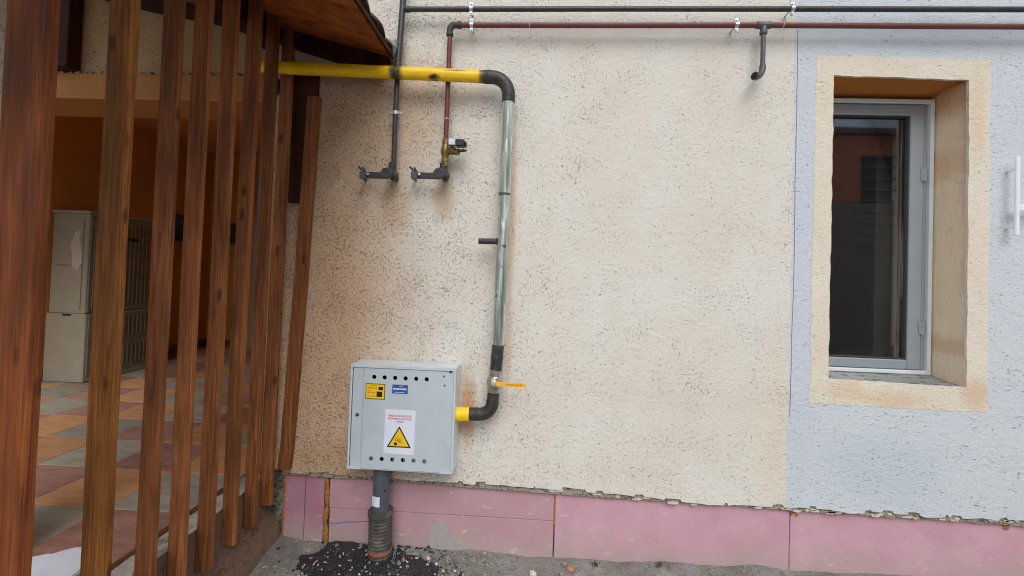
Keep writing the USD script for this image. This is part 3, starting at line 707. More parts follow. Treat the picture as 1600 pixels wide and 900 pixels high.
board(-1.088, -0.989, -0.10, 0.285, M['pink3'], 0.0235, 1)
board(-0.9855, -0.899, -0.10, 0.285, M['pink3'], 0.0215, 2)
board(-0.874, 0.1335, 0.1185, 0.285, M['pink2'], 0.0215, 3)
board(-0.872, 0.1345, -0.10, 0.1165, M['pink2'], 0.0235, 4)
board(0.1395, 1.1435, -0.10, 0.285, M['pink'], 0.0210, 5)
board(1.1470, 2.20, -0.10, 0.285, M['pink'], 0.0222, 6)
board(2.2035, 2.9, -0.10, 0.285, M['pink'], 0.0215, 8)


def foam(x, z0, z1, w, seed):
    p = wobble([(x, z0), (x, z1)], w * 0.25, 16, seed, step=0.008)
    r = w / 2 * (1 + (fbm(np.stack([p[:, 1] * 40, p[:, 1] * 0, p[:, 1] * 0 + seed], 1), 3, seed) - 0.5) * 1.1)
    m = sweep([(a[0], 0.0245, a[1]) for a in p], r, 10)
    m.vertices[:, 1] = np.maximum(m.vertices[:, 1], 0.0165)
    obj('foam_joint', m, M['foam'], house, smooth=True)


foam(-0.8865, -0.06, 0.262, 0.020, 3)
foam(0.1365, 0.10, 0.240, 0.009, 5)
foam(-1.083, -0.02, 0.25, 0.010, 6)
foam(1.1452, 0.205, 0.228, 0.016, 7)
for (fx, fz, fr) in ((1.172, 0.206, 0.008), (2.03, 0.205, 0.014), (1.16, 0.222, 0.012)):
    m = trimesh.creation.icosphere(subdivisions=2, radius=fr); m.vertices *= (1, 0.4, 0.8)
    m.vertices += (fbm(m.vertices * 160, 2, 4)[:, None] - 0.5) * m.vertices * 0.9; m.apply_translation((fx, 0.021, fz))
    obj('foam_joint', m, M['foam'], house, smooth=True)
sm = wobble([(-0.445, -0.06), (-0.418, 0.015), (-0.398, 0.080), (-0.385, 0.090), (-0.350, 0.088), (-0.336, 0.074), (-0.318, 0.022), (-0.275, 0.006), (-0.235, -0.022), (-0.225, -0.06)], 0.006, 14, 5)
obj('cement_smear', plate(Polygon(list(map(tuple, sm))).buffer(0), 0.0178, 0.0236), M['cement_smear'], house)
bl = wobble([(-0.868, 0.046), (-0.78, 0.058), (-0.70, 0.066), (-0.655, 0.066)], 0.003, 8, 2)
obj('chalk_line', plate(Polygon(list(map(tuple, bl)) + list(map(tuple, bl[::-1] + (0, 0.0028)))).buffer(0), 0.0212, 0.0226), M['blue_line'], house)

# window reveal: the four inner faces, built as thin uneven slabs behind the plaster
def reveal(name, x0, x1, z0, z1, mat, y0=0.0123, y1=0.235, seed=0, slope=None):
    m = cbox(x0, x1, y0, y1, z0, z1, 0.002)
    for _ in range(4):
        m = m.subdivide()
    v = m.vertices
    d = (fbm(v * 22, 4, seed) - 0.5) * 0.006
    ax = 0 if (x1 - x0) < (z1 - z0) else 2
    v[:, ax] += d
    if slope:
        v[:, 2] += slope * (v[:, 1] - y0)
    m.vertices = v
    return obj(name, m, mat, house, smooth=40)


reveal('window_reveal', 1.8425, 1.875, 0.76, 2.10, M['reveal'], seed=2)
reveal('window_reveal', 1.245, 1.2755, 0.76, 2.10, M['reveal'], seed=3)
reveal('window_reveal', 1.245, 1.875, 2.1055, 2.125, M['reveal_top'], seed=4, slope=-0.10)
reveal('window_sill', 1.277, 1.8415, 0.765, 0.786, M['sill'], seed=5, slope=0.10)
win = obj('window', [cbox(1.286, 1.3045, 0.155, 0.215, 0.802, 2.072, 0.003), cbox(1.8165, 1.8345, 0.155, 0.215, 0.802, 2.072, 0.003),
                     cbox(1.3046, 1.8164, 0.1555, 0.215, 2.051, 2.0715, 0.003), cbox(1.3046, 1.8164, 0.1555, 0.215, 0.8025, 0.8205, 0.003)], M['frame_white'], house, label='narrow window with grey sash in a white frame')
obj('sash', [cbox(1.3075, 1.368, 0.162, 0.208, 0.823, 2.048, 0.004), cbox(1.7345, 1.7935, 0.162, 0.208, 0.823, 2.048, 0.004), cbox(1.7985, 1.8145, 0.172, 0.21, 0.823, 2.048, 0.003),
             cbox(1.3681, 1.7344, 0.1625, 0.208, 1.997, 2.0475, 0.004), cbox(1.3681, 1.7344, 0.1625, 0.208, 0.8235, 0.866, 0.004)], M['sash_grey'], win)
obj('gasket', [cbox(1.3682, 1.3752, 0.170, 0.20, 0.8662, 1.9968, 0.001), cbox(1.7272, 1.7343, 0.170, 0.20, 0.8662, 1.9968, 0.001), cbox(1.3753, 1.7271, 0.170, 0.20, 1.9895, 1.9968, 0.001), cbox(1.3753, 1.7271, 0.170, 0.20, 0.8662, 0.8725, 0.001)], M['gasket'], win)
obj('pane', cbox(1.3755, 1.7269, 0.186, 0.191, 0.8727, 1.9893, 0.0005), M['pane'], win)
for hz in (1.722, 1.017):
    obj('hinge', [lathe_along((1.7962, 0.160, hz - 0.032), (1.7962, 0.160, hz + 0.032), [(0, 0.0075), (0.46, 0.0078), (0.48, 0.006), (0.52, 0.006), (0.54, 0.0078), (1, 0.0075)], 12), cbox(1.779, 1.7955, 0.1575, 0.163, hz - 0.028, hz + 0.028, 0.001)], M['sash_grey'], win, smooth=40)
# curtain: one pleated panel hanging inside
cu = []
xs = np.linspace(1.665, 1.835, 60)
front = [(x, 0.262 + 0.012 * math.sin(x * 95) + 0.004 * math.sin(x * 210)) for x in xs]
cp = Polygon(front + [(x, y + 0.003) for x, y in front[::-1]])
cm = trimesh.creation.extrude_polygon(cp, 1.4, engine='earcut'); cm.apply_translation((0, 0, 0.75))
obj('curtain', cm, M['curtain'], house, smooth=40)
room = cbox(0.6, 2.8, 0.31, 3.2, 0.2, 2.6, 0.01); room.invert()
rv = [cbox(0.6, 2.8, 3.2, 3.25, 0.2, 2.6, 0.002), cbox(0.55, 0.6, 0.302, 3.25, 0.2, 2.6, 0.002), cbox(2.8, 2.85, 0.302, 3.25, 0.2, 2.6, 0.002), cbox(0.55, 2.85, 0.302, 3.25, 2.6, 2.65, 0.002), cbox(0.55, 2.85, 0.302, 3.25, 0.15, 0.2, 0.002)]
obj('room_shell', rv, M['room'], house)

# porch recess
FZ = 0.274
obj('recess_wall', cbox(-3.85, -3.65, 0.0, 3.05, 0.15, 2.60, 0.002), M['orange_wall'], house)
obj('recess_wall', cbox(-3.65, -1.205, 2.88, 3.05, 0.15, 2.60, 0.002), M['orange_wall'], house)
obj('recess_wall', cbox(-1.231, -1.201, 0.0125, 2.88, 0.15, 2.60, 0.002), M['orange_wall'], house)
obj('ceiling', cbox(-3.65, -1.232, 0.26, 2.879, 2.44, 2.58, 0.002), M['ceiling'], house)
lm = cbox(-3.849, -1.2335, -0.010, 0.255, 1.944, 2.062, 0.006)
for _ in range(3): lm = lm.subdivide()
lm.vertices[:, 1:] += ((fbm(lm.vertices * 9, 3, 3) - 0.5) * 0.006)[:, None]
obj('lintel', lm, M['lintel'], house, smooth=35, label='smooth orange painted lintel over the porch recess')
um = cbox(-3.849, -1.2335, 0.004, 0.255, 2.064, 3.3, 0.004)
obj('upper_wall', um, M['upper'], house, label='rough plaster above the lintel')
ledge = []
for x in np.arange(-3.4, -1.26, 0.035):
    ledge.append(pebble((x + rng.uniform(-0.01, 0.01), -0.002, 2.064), rng.uniform(0.012, 0.022), int(1e4 + (x + 5) * 1000)))
obj('ledge_mortar', ledge, M['upper'], house, kind='stuff', smooth=True)
for sk in [cbox(-3.649, -3.638, 0.3, 2.866, FZ + 0.001, FZ + 0.085, 0.002), cbox(-3.636, -3.17, 2.867, 2.879, FZ + 0.001, FZ + 0.085, 0.002)]:
    obj('skirting', sk, M['skirting'], house)
dr = obj('door', cbox(-3.045, -2.25, 2.862, 2.882, FZ + 0.004, 2.16, 0.003), M['steel_door'], house, label='grey door at the back of the recess')
obj('door_frame', [cbox(-3.105, -3.066, 2.835, 2.8795, FZ + 0.002, 2.21, 0.003), cbox(-2.245, -2.19, 2.835, 2.8795, FZ + 0.002, 2.21, 0.003), cbox(-3.065, -2.246, 2.835, 2.8795, 2.166, 2.21, 0.003)], M['sash_grey'], dr)
obj('door_gap', cbox(-3.0655, -3.0455, 2.866, 2.8793, FZ + 0.3, 2.16, 0.001), M['gap'], dr)

# ------------------------------------------------------------------ porch floor and kerb
pf = thing('porch_floor', 'porch floor of orange, grey and maroon stone-look tiles', None, (-2.4, 0.6, FZ), kind='structure')
obj('floor_slab', cbox(-3.66, -1.2455, -1.9, 2.879, -0.3, FZ - 0.0022, 0.002), M['grout'], pf)
seq = ['t_orange', 't_grey', 't_maroon']
xl = [-1.247 - 0.3105 * k for k in range(0, 9)]
offs = {}
for row in range(-5, 10):
    y0 = -0.0525 + 0.305 * row
    offs = {-2: 2, -1: 1, 0: 0, 1: 1, 2: 0, -3: 0}.get(row, int(rng.integers(0, 3)))
    for c in range(8):
        x1, x0 = xl[c], xl[c + 1]
        if y0 + 0.305 > 2.87 and y0 > 2.6: continue
        ya, yb = y0 + 0.0025, min(y0 + 0.3025, 2.866)
        xa = max(x0 + 0.003, -3.636)
        if x1 - xa < 0.05: continue
        col = 3 - c                       # column index counted as seen from the left
        h = FZ + rng.uniform(-0.0006, 0.0006)
        m = cbox(xa, x1 - 0.003, ya, yb, FZ - 0.008, h, 0.0012)
        obj('tile', m, M[seq[(col + offs) % 3]], pf)
for k in range(9):                          # narrow tile nosings along the open edge
    y0 = -1.6 + k * 0.305 - 0.0
    if y0 > -0.1: break
    obj('tile_edge', cbox(-1.2465, -1.2345, y0, min(y0 + 0.303, -0.003), FZ - 0.022, FZ - 0.001, 0.0012), M['skirting'], pf)

kerb = thing('porch_kerb', 'brown painted concrete kerb under the slatted screen with mortar on top', 'kerb', (-1.16, -0.8, 0))
ys = np.linspace(-1.9, 0.019, 70)
prof = [(-1.2445, -0.3), (-1.075, -0.3), (-1.082, -0.06), (-1.104, 0.055), (-1.149, 0.10), (-1.153, 0.246), (-1.156, 0.252), (-1.2445, 0.252)]
v, f = [], []
for y in ys:
    for (a, b) in prof:
        d = (float(fbm(np.array([y * 9, b * 9, a * 9]), 3, 6)) - 0.5) * 0.012 if b > -0.1 and a > -1.2 else 0
        v.append((a + d, y, b + d * 0.4))
n = len(prof)
for i in range(len(ys) - 1):
    for j in range(n):
        k = (j + 1) % n
        f += [(i * n + j, i * n + k, (i + 1) * n + k), (i * n + j, (i + 1) * n + k, (i + 1) * n + j)]
for j in range(1, n - 1):
    f.append((0, j, j + 1)); b = (len(ys) - 1) * n; f.append((b, b + j + 1, b + j))
km = trimesh.Trimesh(np.array(v), np.array(f), process=False); km.fix_normals()
obj('kerb_face', km, M['kerb_paint'], kerb, smooth=50)
tm = cbox(-1.2340, -1.1545, -1.9, 0.0, 0.2525, 0.263, 0.003)
for _ in range(5): tm = tm.subdivide()
tm.vertices[:, 2] += np.where(tm.vertices[:, 2] > 0.256, (fbm(np.stack([tm.vertices[:, 0] * 40, tm.vertices[:, 1] * 25, tm.vertices[:, 0] * 0], 1), 3, 2) - 0.55) * 0.016, 0)
tm.vertices[:, 0] += np.where(tm.vertices[:, 0] > -1.17, (fbm(np.stack([tm.vertices[:, 1] * 18, tm.vertices[:, 1] * 0, tm.vertices[:, 1] * 0], 1), 3, 7) - 0.5) * 0.02, 0)
obj('mortar_bed', tm, M['kerb_top'], kerb, smooth=50)

tb = [(-1.52, -0.665), (-1.482, -0.655), (-1.453, -0.639), (-1.442, -0.642), (-1.431, -0.631), (-1.418, -0.615), (-1.405, -0.604), (-1.368, -0.598), (-1.330, -0.608), (-1.297, -0.668), (-1.285, -0.74), (-1.30, -0.84), (-1.52, -0.86)]
tbm = trimesh.creation.extrude_polygon(Polygon(list(map(tuple, wobble(tb + [tb[0]], 0.003, 25, 9)[:-1]))).buffer(0), 0.012, engine='earcut'); tbm.apply_translation((0, 0, FZ + 0.002))
obj('torn_board', tbm, M['torn_board'], label='torn white board lying on the porch tiles beside the thick post', cat='board')

# pale pillar put in to fill the pale strip beside the post
pm = cbox(-1.80, -1.545, -0.84, -0.60, FZ + 0.002, 2.30, 0.012)
obj('porch_pillar', pm, M['pillar'], label='stand-in pale pillar filling the pale strip left of the broad wooden post', cat='pillar')

# ------------------------------------------------------------------ slatted screen
fence = thing('slat_screen', 'brown stained wooden slat screen along the porch kerb', 'fence', (-1.12, -0.6, 0.26))
obj('post', plank(-1.207, -1.100, -1.018, -0.990, 0.10, 2.34, seed=5, wob=0.002, ch=0.006), M['post'], fence, label='broad board post with a dark knot')
# (front y, width, depth, twist, bottom, material)
for i, (y, xw, dp, tw, zb, mt, ln) in enumerate([
        (-0.832, (-1.152, -1.096), 0.036, 0.10, 0.12, 'slat2', (-0.004, 0.0)), (-0.668, (-1.152, -1.098), 0.024, 0.03, 0.115, 'slat', (0.006, 0.0)), (-0.548, (-1.150, -1.098), 0.024, 0.06, 0.118, 'slat', (0.0, 0.004)),
        (-0.422, (-1.150, -1.097), 0.024, 0.02, 0.112, 'slat', (0.003, 0.0)), (-0.288, (-1.151, -1.098), 0.024, 0.08, 0.122, 'slat', (0.005, 0.0)),
        (-0.168, (-1.148, -1.099), 0.024, 0.03, 0.124, 'slat', (0.004, 0.0)), (-0.052, (-1.151, -1.098), 0.022, 0.02, 0.15, 'slat', (0.008, 0.0))]):
    top = 2.292
    obj('slat', plank(xw[0], xw[1], y, y + dp, zb, top, lean=(ln[0], ln[1]), twist=tw, seed=20 + i), M[mt], fence)
sl8 = plank(-0.027, 0.027, -0.034, -0.005, 0.30, 1.96, seed=41)
sl8.vertices[:, 0] += np.interp(sl8.vertices[:, 2], [0.30, 0.42, 1.10, 1.94], [-1.066, -1.057, -1.026, -1.003])
obj('slat', sl8, M['slat'], fence, label='leaning slat fixed flat against the house wall')
obj('wall_block', plank(-1.100, -1.030, -0.0335, -0.002, 1.484, 1.960, seed=43), M['beam'], fence, label='short dark block on the wall under the rafter')

obj('wall_block', cbox(-1.098, -0.988, -0.0355, -0.003, 1.962, 2.066, 0.003), M['beam'], fence)  # dark board placed over the dark area above the leaning slat
# ------------------------------------------------------------------ porch roof
roof = thing('porch_roof', 'lean-to porch roof with orange board soffit and mossy grey tiles', 'roof', (-1.6, -1.0, 2.2))


def sof(x):
    return 2.134 + 0.254 * (-0.655 - x)


def roof_bar(x0, x1, y0, y1, dz0, dz1):
    """A member that follows the roof slope, between two heights over the soffit's underside."""
    m = cbox(x0, x1, y0, y1, 0, dz1 - dz0, 0.0015)
    m.vertices[:, 2] += dz0 + sof(m.vertices[:, 0])
    return m


yy = -0.004
k = 0
while yy > -2.1:
    w = 0.098
    obj('soffit_board', roof_bar(-2.35, -0.655 + rng.uniform(-0.002, 0.002), yy - w + 0.002, yy, 0.0, 0.018), M['soffit'], roof)
    yy -= w; k += 1
obj('fascia_strip', [roof_bar(-0.6545, -0.640, -2.1, -0.004, -0.002, 0.020)], M['beam'], roof)
raft = Polygon([(-0.690, 2.062), (-1.05, 2.165), (-1.447, 2.288), (-1.80, 2.352), (-2.05, 2.41), (-2.05, sof(-2.05) - 0.001), (-0.668, sof(-0.668) - 0.001), (-0.668, 2.085)])
obj('rafter', plate(raft, -0.052, -0.004), M['beam'], roof)
for ry in (-0.80, -1.60):
    obj('rafter', plate(Polygon([(-0.690, 2.075), (-2.05, 2.075 + 1.36 * 0.254), (-2.05, sof(-2.05) - 0.001), (-0.668, sof(-0.668) - 0.001)]), ry - 0.06, ry), M['beam'], roof)
obj('purlin', cbox(-1.225, -1.158, -2.05, -0.056, 2.155, 2.274, 0.004), M['beam'], roof, label='dark beam over the slats')
obj('strut', cbox(-2.245, -2.135, -0.06, 0.002, 2.068, 2.44, 0.004), M['beam'], roof)
# tiles: courses over the boards, the eave row with rounded noses
for i in range(12):
    y1 = -0.002 - i * 0.165
    for c in range(3):
        xs = -0.642 - c * 0.30 + rng.uniform(-0.006, 0.006)
        pts = []
        for s in np.linspace(0, 1, 9):
            pts.append((y1 - 0.164 * s, 0.008 * math.sin(math.pi * s) ** 0.8))
        pg = Polygon([(a, b) for a, b in pts] + [(a, b + 0.010) for a, b in pts[::-1]]).buffer(0)
        m = trimesh.creation.extrude_polygon(pg, 0.36, engine='earcut')
        v = m.vertices.copy()
        nose = 0.013 * np.sin(np.clip((y1 - v[:, 0]) / 0.164, 0, 1) * math.pi)
        X = xs - v[:, 2] + np.where(v[:, 2] < 0.01, nose, 0)
        m.vertices = np.stack([X, v[:, 0], v[:, 1] + sof(X) + 0.0195 + 0.005 * (1 - v[:, 2] / 0.36) + c * 0.001], 1)
        m.fix_normals()
        obj('roof_tile', m, M['roof_tile'], roof, smooth=35)
mm = trimesh.convex.convex_hull(np.array([(-0.70, -0.06, 2.178), (-0.622, -0.085, 2.168), (-0.618, -0.085, 2.196), (-0.69, -0.055, 2.214), (-0.70, -0.001, 2.172), (-0.618, -0.001, 2.164), (-0.614, -0.001, 2.204), (-0.69, -0.001, 2.216), (-0.648, -0.05, 2.132), (-0.632, -0.05, 2.134), (-0.648, -0.001, 2.118), (-0.628, -0.001, 2.122)]))
for _ in range(3): mm = mm.subdivide()
mm.vertices += (np.stack([fbm(mm.vertices * 45 + s, 3, 4) for s in (0, 9, 17)], 1) - 0.5) * 0.016
obj('mortar_fillet', mm, M['mortar'], roof, smooth=True, label='grey mortar sealing the last tile to the wall')

# ------------------------------------------------------------------ pipes
def clip_ring(c, r, axis, parent, seed=0, tab=(0, 0, -1), pin=True):
    """Split pipe clamp: band round the pipe, two ears with screws, and a stud to the wall."""
    c = np.array(c, float); ax = np.array(axis, float); w = np.array(tab, float); u = np.cross(ax, w)
    parts = [lathe_along(c - ax * 0.008, c + ax * 0.008, [(0, r + 0.0004), (0.02, r + 0.003), (0.98, r + 0.003), (1, r + 0.0004)], 24)]
    for s in (-1, 1):
        e = c + w * s * (r + 0.009)
        parts.append(bar_between(c + w * s * r, c + w * s * (r + 0.018), 0.014, 0.006, up=u, c=0.001))
        parts.append(lathe_along(e - u * 0.009, e + u * 0.009, [(0, 0.0042), (0.35, 0.0042), (0.36, 0.003), (0.7, 0.003), (0.71, 0.0045), (1, 0.0045)], 8))
    p = obj('clamp', parts, M['zinc'], parent, smooth=35)
    obj('stud', rod(c + np.array([0, r, 0]), (c[0], 0.01, c[2]), 0.004, sides=10), M['zinc'], p, smooth=40)


PY = -0.052
bp = thing('black_pipe', 'thin black painted pipe crossing the wall top and dropping beside the roof end', 'pipe', (-0.612, PY, 1.6))
obj('riser', [sweep([(-0.606, PY, 2.75), (-0.606, PY, 2.389), (-0.6125, PY, 2.20), (-0.617, PY, 2.085)], 0.0135, 20)], M['black_pipe'], bp, smooth=40)
obj('dropper', sweep([(-0.617, PY, 2.088), (-0.620, PY, 1.877), (-0.618, PY, 1.64)], 0.0112, 20), M['black_pipe'], bp, smooth=40)
obj('collar', lathe_along((-0.617, PY, 2.075), (-0.617, PY, 2.105), [(0, 0.012), (0.1, 0.0150), (0.9, 0.0150), (1, 0.0137)], 20), M['black_iron'], bp, smooth=40)
obj('cross_run', sweep([(-0.60, PY, 2.346), (0.3, PY, 2.355), (1.072, PY, 2.361), (2.9, PY, 2.372)], 0.0112, 20), M['black_pipe'], bp, smooth=40)
obj('tee', [lathe_along((-0.596, PY, 2.346), (-0.572, PY, 2.3463), [(0, 0.0135), (0.85, 0.0135), (1, 0.0115)], 18)], M['black_iron'], bp, smooth=40)
clip_ring((-0.303, PY, 2.3505), 0.0112, (1, 0, 0), bp)
clip_ring((1.064, PY, 2.3608), 0.0112, (1, 0, 0), bp)
clip_ring((-0.6195, PY, 1.885), 0.0112, (0, 0, 1), bp, tab=(1, 0, 0))


def meter_bracket(x, z, parent):
    """Capped elbow with a flat console bar and a forked end to its left."""
    el = [sweep([(x, PY, z + 0.046), (x, PY, z + 0.016)] + [(x - 0.004 * t, PY - 0.03 * math.sin(t * 1.57), z + 0.016 - 0.018 * (1 - math.cos(t * 1.57))) for t in np.linspace(0.15, 1, 6)] + [(x - 0.006, PY - 0.05, z - 0.003)],
                [0.0145, 0.0165] + [0.019] * 6 + [0.021], 20),
          lathe_along((x - 0.006, PY - 0.046, z - 0.003), (x - 0.007, PY - 0.066, z - 0.003), [(0, 0.021), (0.1, 0.0225), (0.95, 0.0225), (1, 0.021)], 8),
          lathe_along((x + 0.002, PY, z + 0.030), (x, PY, z + 0.058), [(0, 0.0155), (0.1, 0.0172), (0.8, 0.0172), (1, 0.012)], 8)]
    obj('elbow', el, M['black_iron'], parent, smooth=35)
    obj('elbow', [trimesh.creation.icosphere(subdivisions=3, radius=0.0205, face_colors=None).apply_translation((x + 0.010, PY - 0.004, z - 0.004))], M['black_iron'], parent, smooth=True)
    cb = obj('console', [cbox(x - 0.112, x - 0.008, PY - 0.012, PY - 0.006, z - 0.014, z + 0.010, 0.001), cbox(x - 0.112, x - 0.008, PY - 0.006, PY + 0.012, z - 0.014, z - 0.011, 0.001)], M['black_iron'], parent)
    obj('console_plate', [cbox(x - 0.134, x - 0.106, PY - 0.03, PY - 0.0125, z - 0.022, z + 0.008, 0.002), cbox(x - 0.134, x - 0.129, PY - 0.0124, 0.004, z - 0.02, z + 0.006, 0.001)], M['grey_iron'], cb)
    obj('fork', bar_between((x - 0.116, PY - 0.02, z + 0.004), (x - 0.140, PY - 0.028, z + 0.030), 0.011, 0.008), M['black_iron'], cb)
    obj('fork', bar_between((x - 0.108, PY - 0.02, z + 0.004), (x - 0.122, PY - 0.026, z + 0.028), 0.010, 0.008), M['black_iron'], cb)
    for bo in [lathe_along((x - 0.101, PY - 0.012, z), (x - 0.101, PY - 0.020, z), [(0, 0.006), (0.9, 0.006), (1, 0.004)], 6), lathe_along((x - 0.002, PY - 0.03, z - 0.022), (x - 0.004, PY - 0.042, z - 0.024), [(0, 0.006), (1, 0.005)], 6)]:
        obj('bolt', bo, M['zinc'], cb)
    obj('stub', rod((x + 0.006, PY, z - 0.004), (x + 0.006, 0.01, z - 0.004), 0.010, sides=14), M['black_iron'], parent, smooth=40)


meter_bracket(-0.624, 1.610, bp)

rp = thing('red_pipe', 'thin oxide red pipe running below the black one, with brass valve and grey drop', 'pipe', (-0.393, PY, 1.6))
obj('cross_run', sweep([(-0.375, PY, 2.2775), (0.3, PY, 2.283), (0.946, PY, 2.29), (2.9, PY, 2.297)], 0.0110, 20), M['red_pipe'], rp, smooth=40)
obj('dropper', sweep([(-0.3925, PY, 2.258), (-0.3925, PY, 1.9), (-0.3925, PY, 1.76)], 0.0106, 20), M['red_pipe'], rp, smooth=40)
obj('elbow', [sweep([(-0.3925, PY, 2.236)] + [(-0.3725 - 0.02 * math.cos(t), PY, 2.2575 + 0.02 * math.sin(t)) for t in np.linspace(0, 1.57, 8)] + [(-0.352, PY, 2.2777)], [0.0132] + [0.0142] * 8 + [0.0132], 18),
              lathe_along((-0.3925, PY, 2.228), (-0.3925, PY, 2.242), [(0, 0.0112), (0.1, 0.0158), (0.9, 0.0158), (1, 0.0140)], 18), lathe_along((-0.358, PY, 2.2777), (-0.343, PY, 2.2778), [(0, 0.0140), (0.1, 0.0158), (0.9, 0.0158), (1, 0.0112)], 18)], M['black_iron'], rp, smooth=40)
clip_ring((-0.298, PY, 2.278), 0.011, (1, 0, 0), rp)
clip_ring((0.834, PY, 2.2888), 0.011, (1, 0, 0), rp)
for a, b in (((-0.3925, PY, 1.862), (-0.3925, PY, 1.8655)), ((-0.047, PY, 2.2803), (-0.0445, PY, 2.2803)), ((1.026, PY, 2.2905), (1.0285, PY, 2.2905))):
    obj('paint_mark', lathe_along(a, b, [(0, 0.0110), (0.1, 0.01145), (0.9, 0.01145), (1, 0.0110)], 18), M['white_mark'], rp, smooth=40)
obj('tee', [lathe_along((0.918, PY, 2.2898), (0.978, PY, 2.2902), [(0, 0.0112), (0.03, 0.0152), (0.25, 0.0152), (0.28, 0.014), (0.72, 0.014), (0.75, 0.0152), (0.97, 0.0152), (1, 0.0112)], 18),
            lathe_along((0.948, PY, 2.282), (0.948, PY, 2.250), [(0, 0.0135), (0.55, 0.0138), (0.6, 0.0152), (0.95, 0.0152), (1, 0.0112)], 18)], M['grey_iron'], rp, smooth=40)
obj('drop_pipe', sweep([(0.948, PY, 2.256), (0.9478, PY, 2.11)], 0.0098, 18), M['grey_iron'], rp, smooth=40)
dp = [(0.9478, PY, 2.118), (0.9475, PY, 2.102)] + [(0.9475 - 0.018 * t, PY - 0.012 * t, 2.098 - 0.032 * math.sin(t * 1.2)) for t in np.linspace(0.1, 1, 7)] + [(0.918, PY - 0.02, 2.061), (0.905, PY - 0.028, 2.058)]
obj('end_elbow', [sweep(dp, [0.0125, 0.0135] + [0.0125] * 7 + [0.0135, 0.015], 16), lathe_along((0.912, PY - 0.024, 2.0595), (0.900, PY - 0.032, 2.0575), [(0, 0.0155), (0.1, 0.0168), (1, 0.0168)], 16)], M['grey_iron'], rp, smooth=40)
obj('end_plug', lathe_along((0.9, PY - 0.0321, 2.0575), (0.8992, PY - 0.0327, 2.0574), [(0, 0.0125), (1, 0.0125)], 14), M['box_in'], rp)  # black disc stands for the shaded hole of the open pipe end
vx = -0.3925
for un in [lathe_along((vx, PY, 1.775), (vx, PY, 1.752), [(0, 0.0110), (0.08, 0.0165), (0.9, 0.0165), (1, 0.0150)], 8), lathe_along((vx, PY, 1.690), (vx, PY, 1.655), [(0, 0.015), (0.1, 0.0175), (0.45, 0.0175), (0.5, 0.0155), (1, 0.0155)], 8)]:
    obj('union', un, M['brass'], rp, smooth=25)
bv = obj('brass_valve', [lathe_along((vx, PY, 1.756), (vx, PY, 1.688), [(0, 0.0135), (0.15, 0.0150), (0.3, 0.0185), (0.5, 0.0215), (0.7, 0.0185), (0.85, 0.0150), (1, 0.0140)], 20),
                         lathe_along((vx, PY, 1.722), (vx + 0.045, PY - 0.02, 1.718), [(0, 0.013), (0.5, 0.013), (0.52, 0.0165), (1, 0.0165)], 10), lathe_along((vx + 0.03, PY - 0.014, 1.716), (vx + 0.062, PY - 0.028, 1.709), [(0, 0.012), (1, 0.012)], 8)], M['brass'], rp, smooth=30)
obj('valve_stem', [lathe_along((vx + 0.045, PY - 0.022, 1.717), (vx + 0.080, PY - 0.036, 1.716), [(0, 0.009), (0.6, 0.009), (0.62, 0.006), (1, 0.006)], 12), lathe_along((vx + 0.075, PY - 0.034, 1.716), (vx + 0.100, PY - 0.043, 1.715), [(0, 0.0055), (0.4, 0.0075), (1, 0.003)], 10)], M['black_iron'], bv, smooth=35)
obj('coil_plate', cbox(vx + 0.020, vx + 0.050, PY - 0.045, PY - 0.005, 1.737, 1.766, 0.002), M['zinc'], bv)
obj('coil', [cbox(vx + 0.0505, vx + 0.088, PY - 0.047, PY - 0.007, 1.733, 1.763, 0.004), cbox(vx + 0.0885, vx + 0.096, PY - 0.040, PY - 0.014, 1.732, 1.756, 0.003)], M['black_plastic'], bv)
obj('wire_loop', torus_arc((vx + 0.103, PY - 0.028, 1.751), (1, 0, 0), (0, 0.15, 1), 0.024, 0.0009, -2.4, 2.6, 30, 6), M['zinc'], bv, smooth=True)
meter_bracket(-0.399, 1.614, rp)

GY_ = -0.072
gp = thing('gas_pipe', 'thick gas pipe, yellow along the top then steel down to the grey cabinet', 'gas pipe', (-0.13, GY_, 0.6))
obj('yellow_run', sweep([(-1.245, -0.085, 2.068), (-1.055, -0.085, 2.0605), (-0.9, -0.085, 2.057), (-0.612, -0.082, 2.049), (-0.4, -0.078, 2.045), (-0.225, GY_, 2.0415)], 0.0268, 28), M['yellow_pipe'], gp, smooth=40, label='yellow painted run scorched at its weld')
obj('wall_clamp', [cbox(-1.205, -1.150, -0.060, -0.012, 1.972, 2.030, 0.004)], M['black_iron'], gp)
obj('weld', lathe_along((-0.616, -0.082, 2.0493), (-0.609, -0.082, 2.0490), [(0, 0.0268), (0.3, 0.0282), (0.7, 0.0282), (1, 0.0268)], 26), M['black_iron'], gp, smooth=40)
eb = [(-0.235, GY_, 2.0418), (-0.212, GY_, 2.0415)] + arc((-0.202, 1.9635), 0.078, math.pi / 2, 0, GY_, 12) + [(-0.124, GY_, 1.952), (-0.1245, GY_, 1.935)]
obj('elbow', [sweep(eb, 0.0283, 26), lathe_along((-0.221, GY_, 2.0417), (-0.213, GY_, 2.0415), [(0, 0.0283), (0.4, 0.0298), (0.6, 0.0298), (1, 0.0283)], 26), lathe_along((-0.124, GY_, 1.963), (-0.124, GY_, 1.955), [(0, 0.0283), (0.4, 0.0298), (0.6, 0.0298), (1, 0.0283)], 26)], M['black_iron'], gp, smooth=40, label='black welded elbow at the top')
obj('steel_riser', sweep([(-0.1245, GY_, 1.94), (-0.126, GY_, 1.55), (-0.1285, GY_, 1.2), (-0.131, GY_, 0.885)], 0.0245, 28), M['steel'], gp, smooth=40, label='bare galvanised riser with white drips')
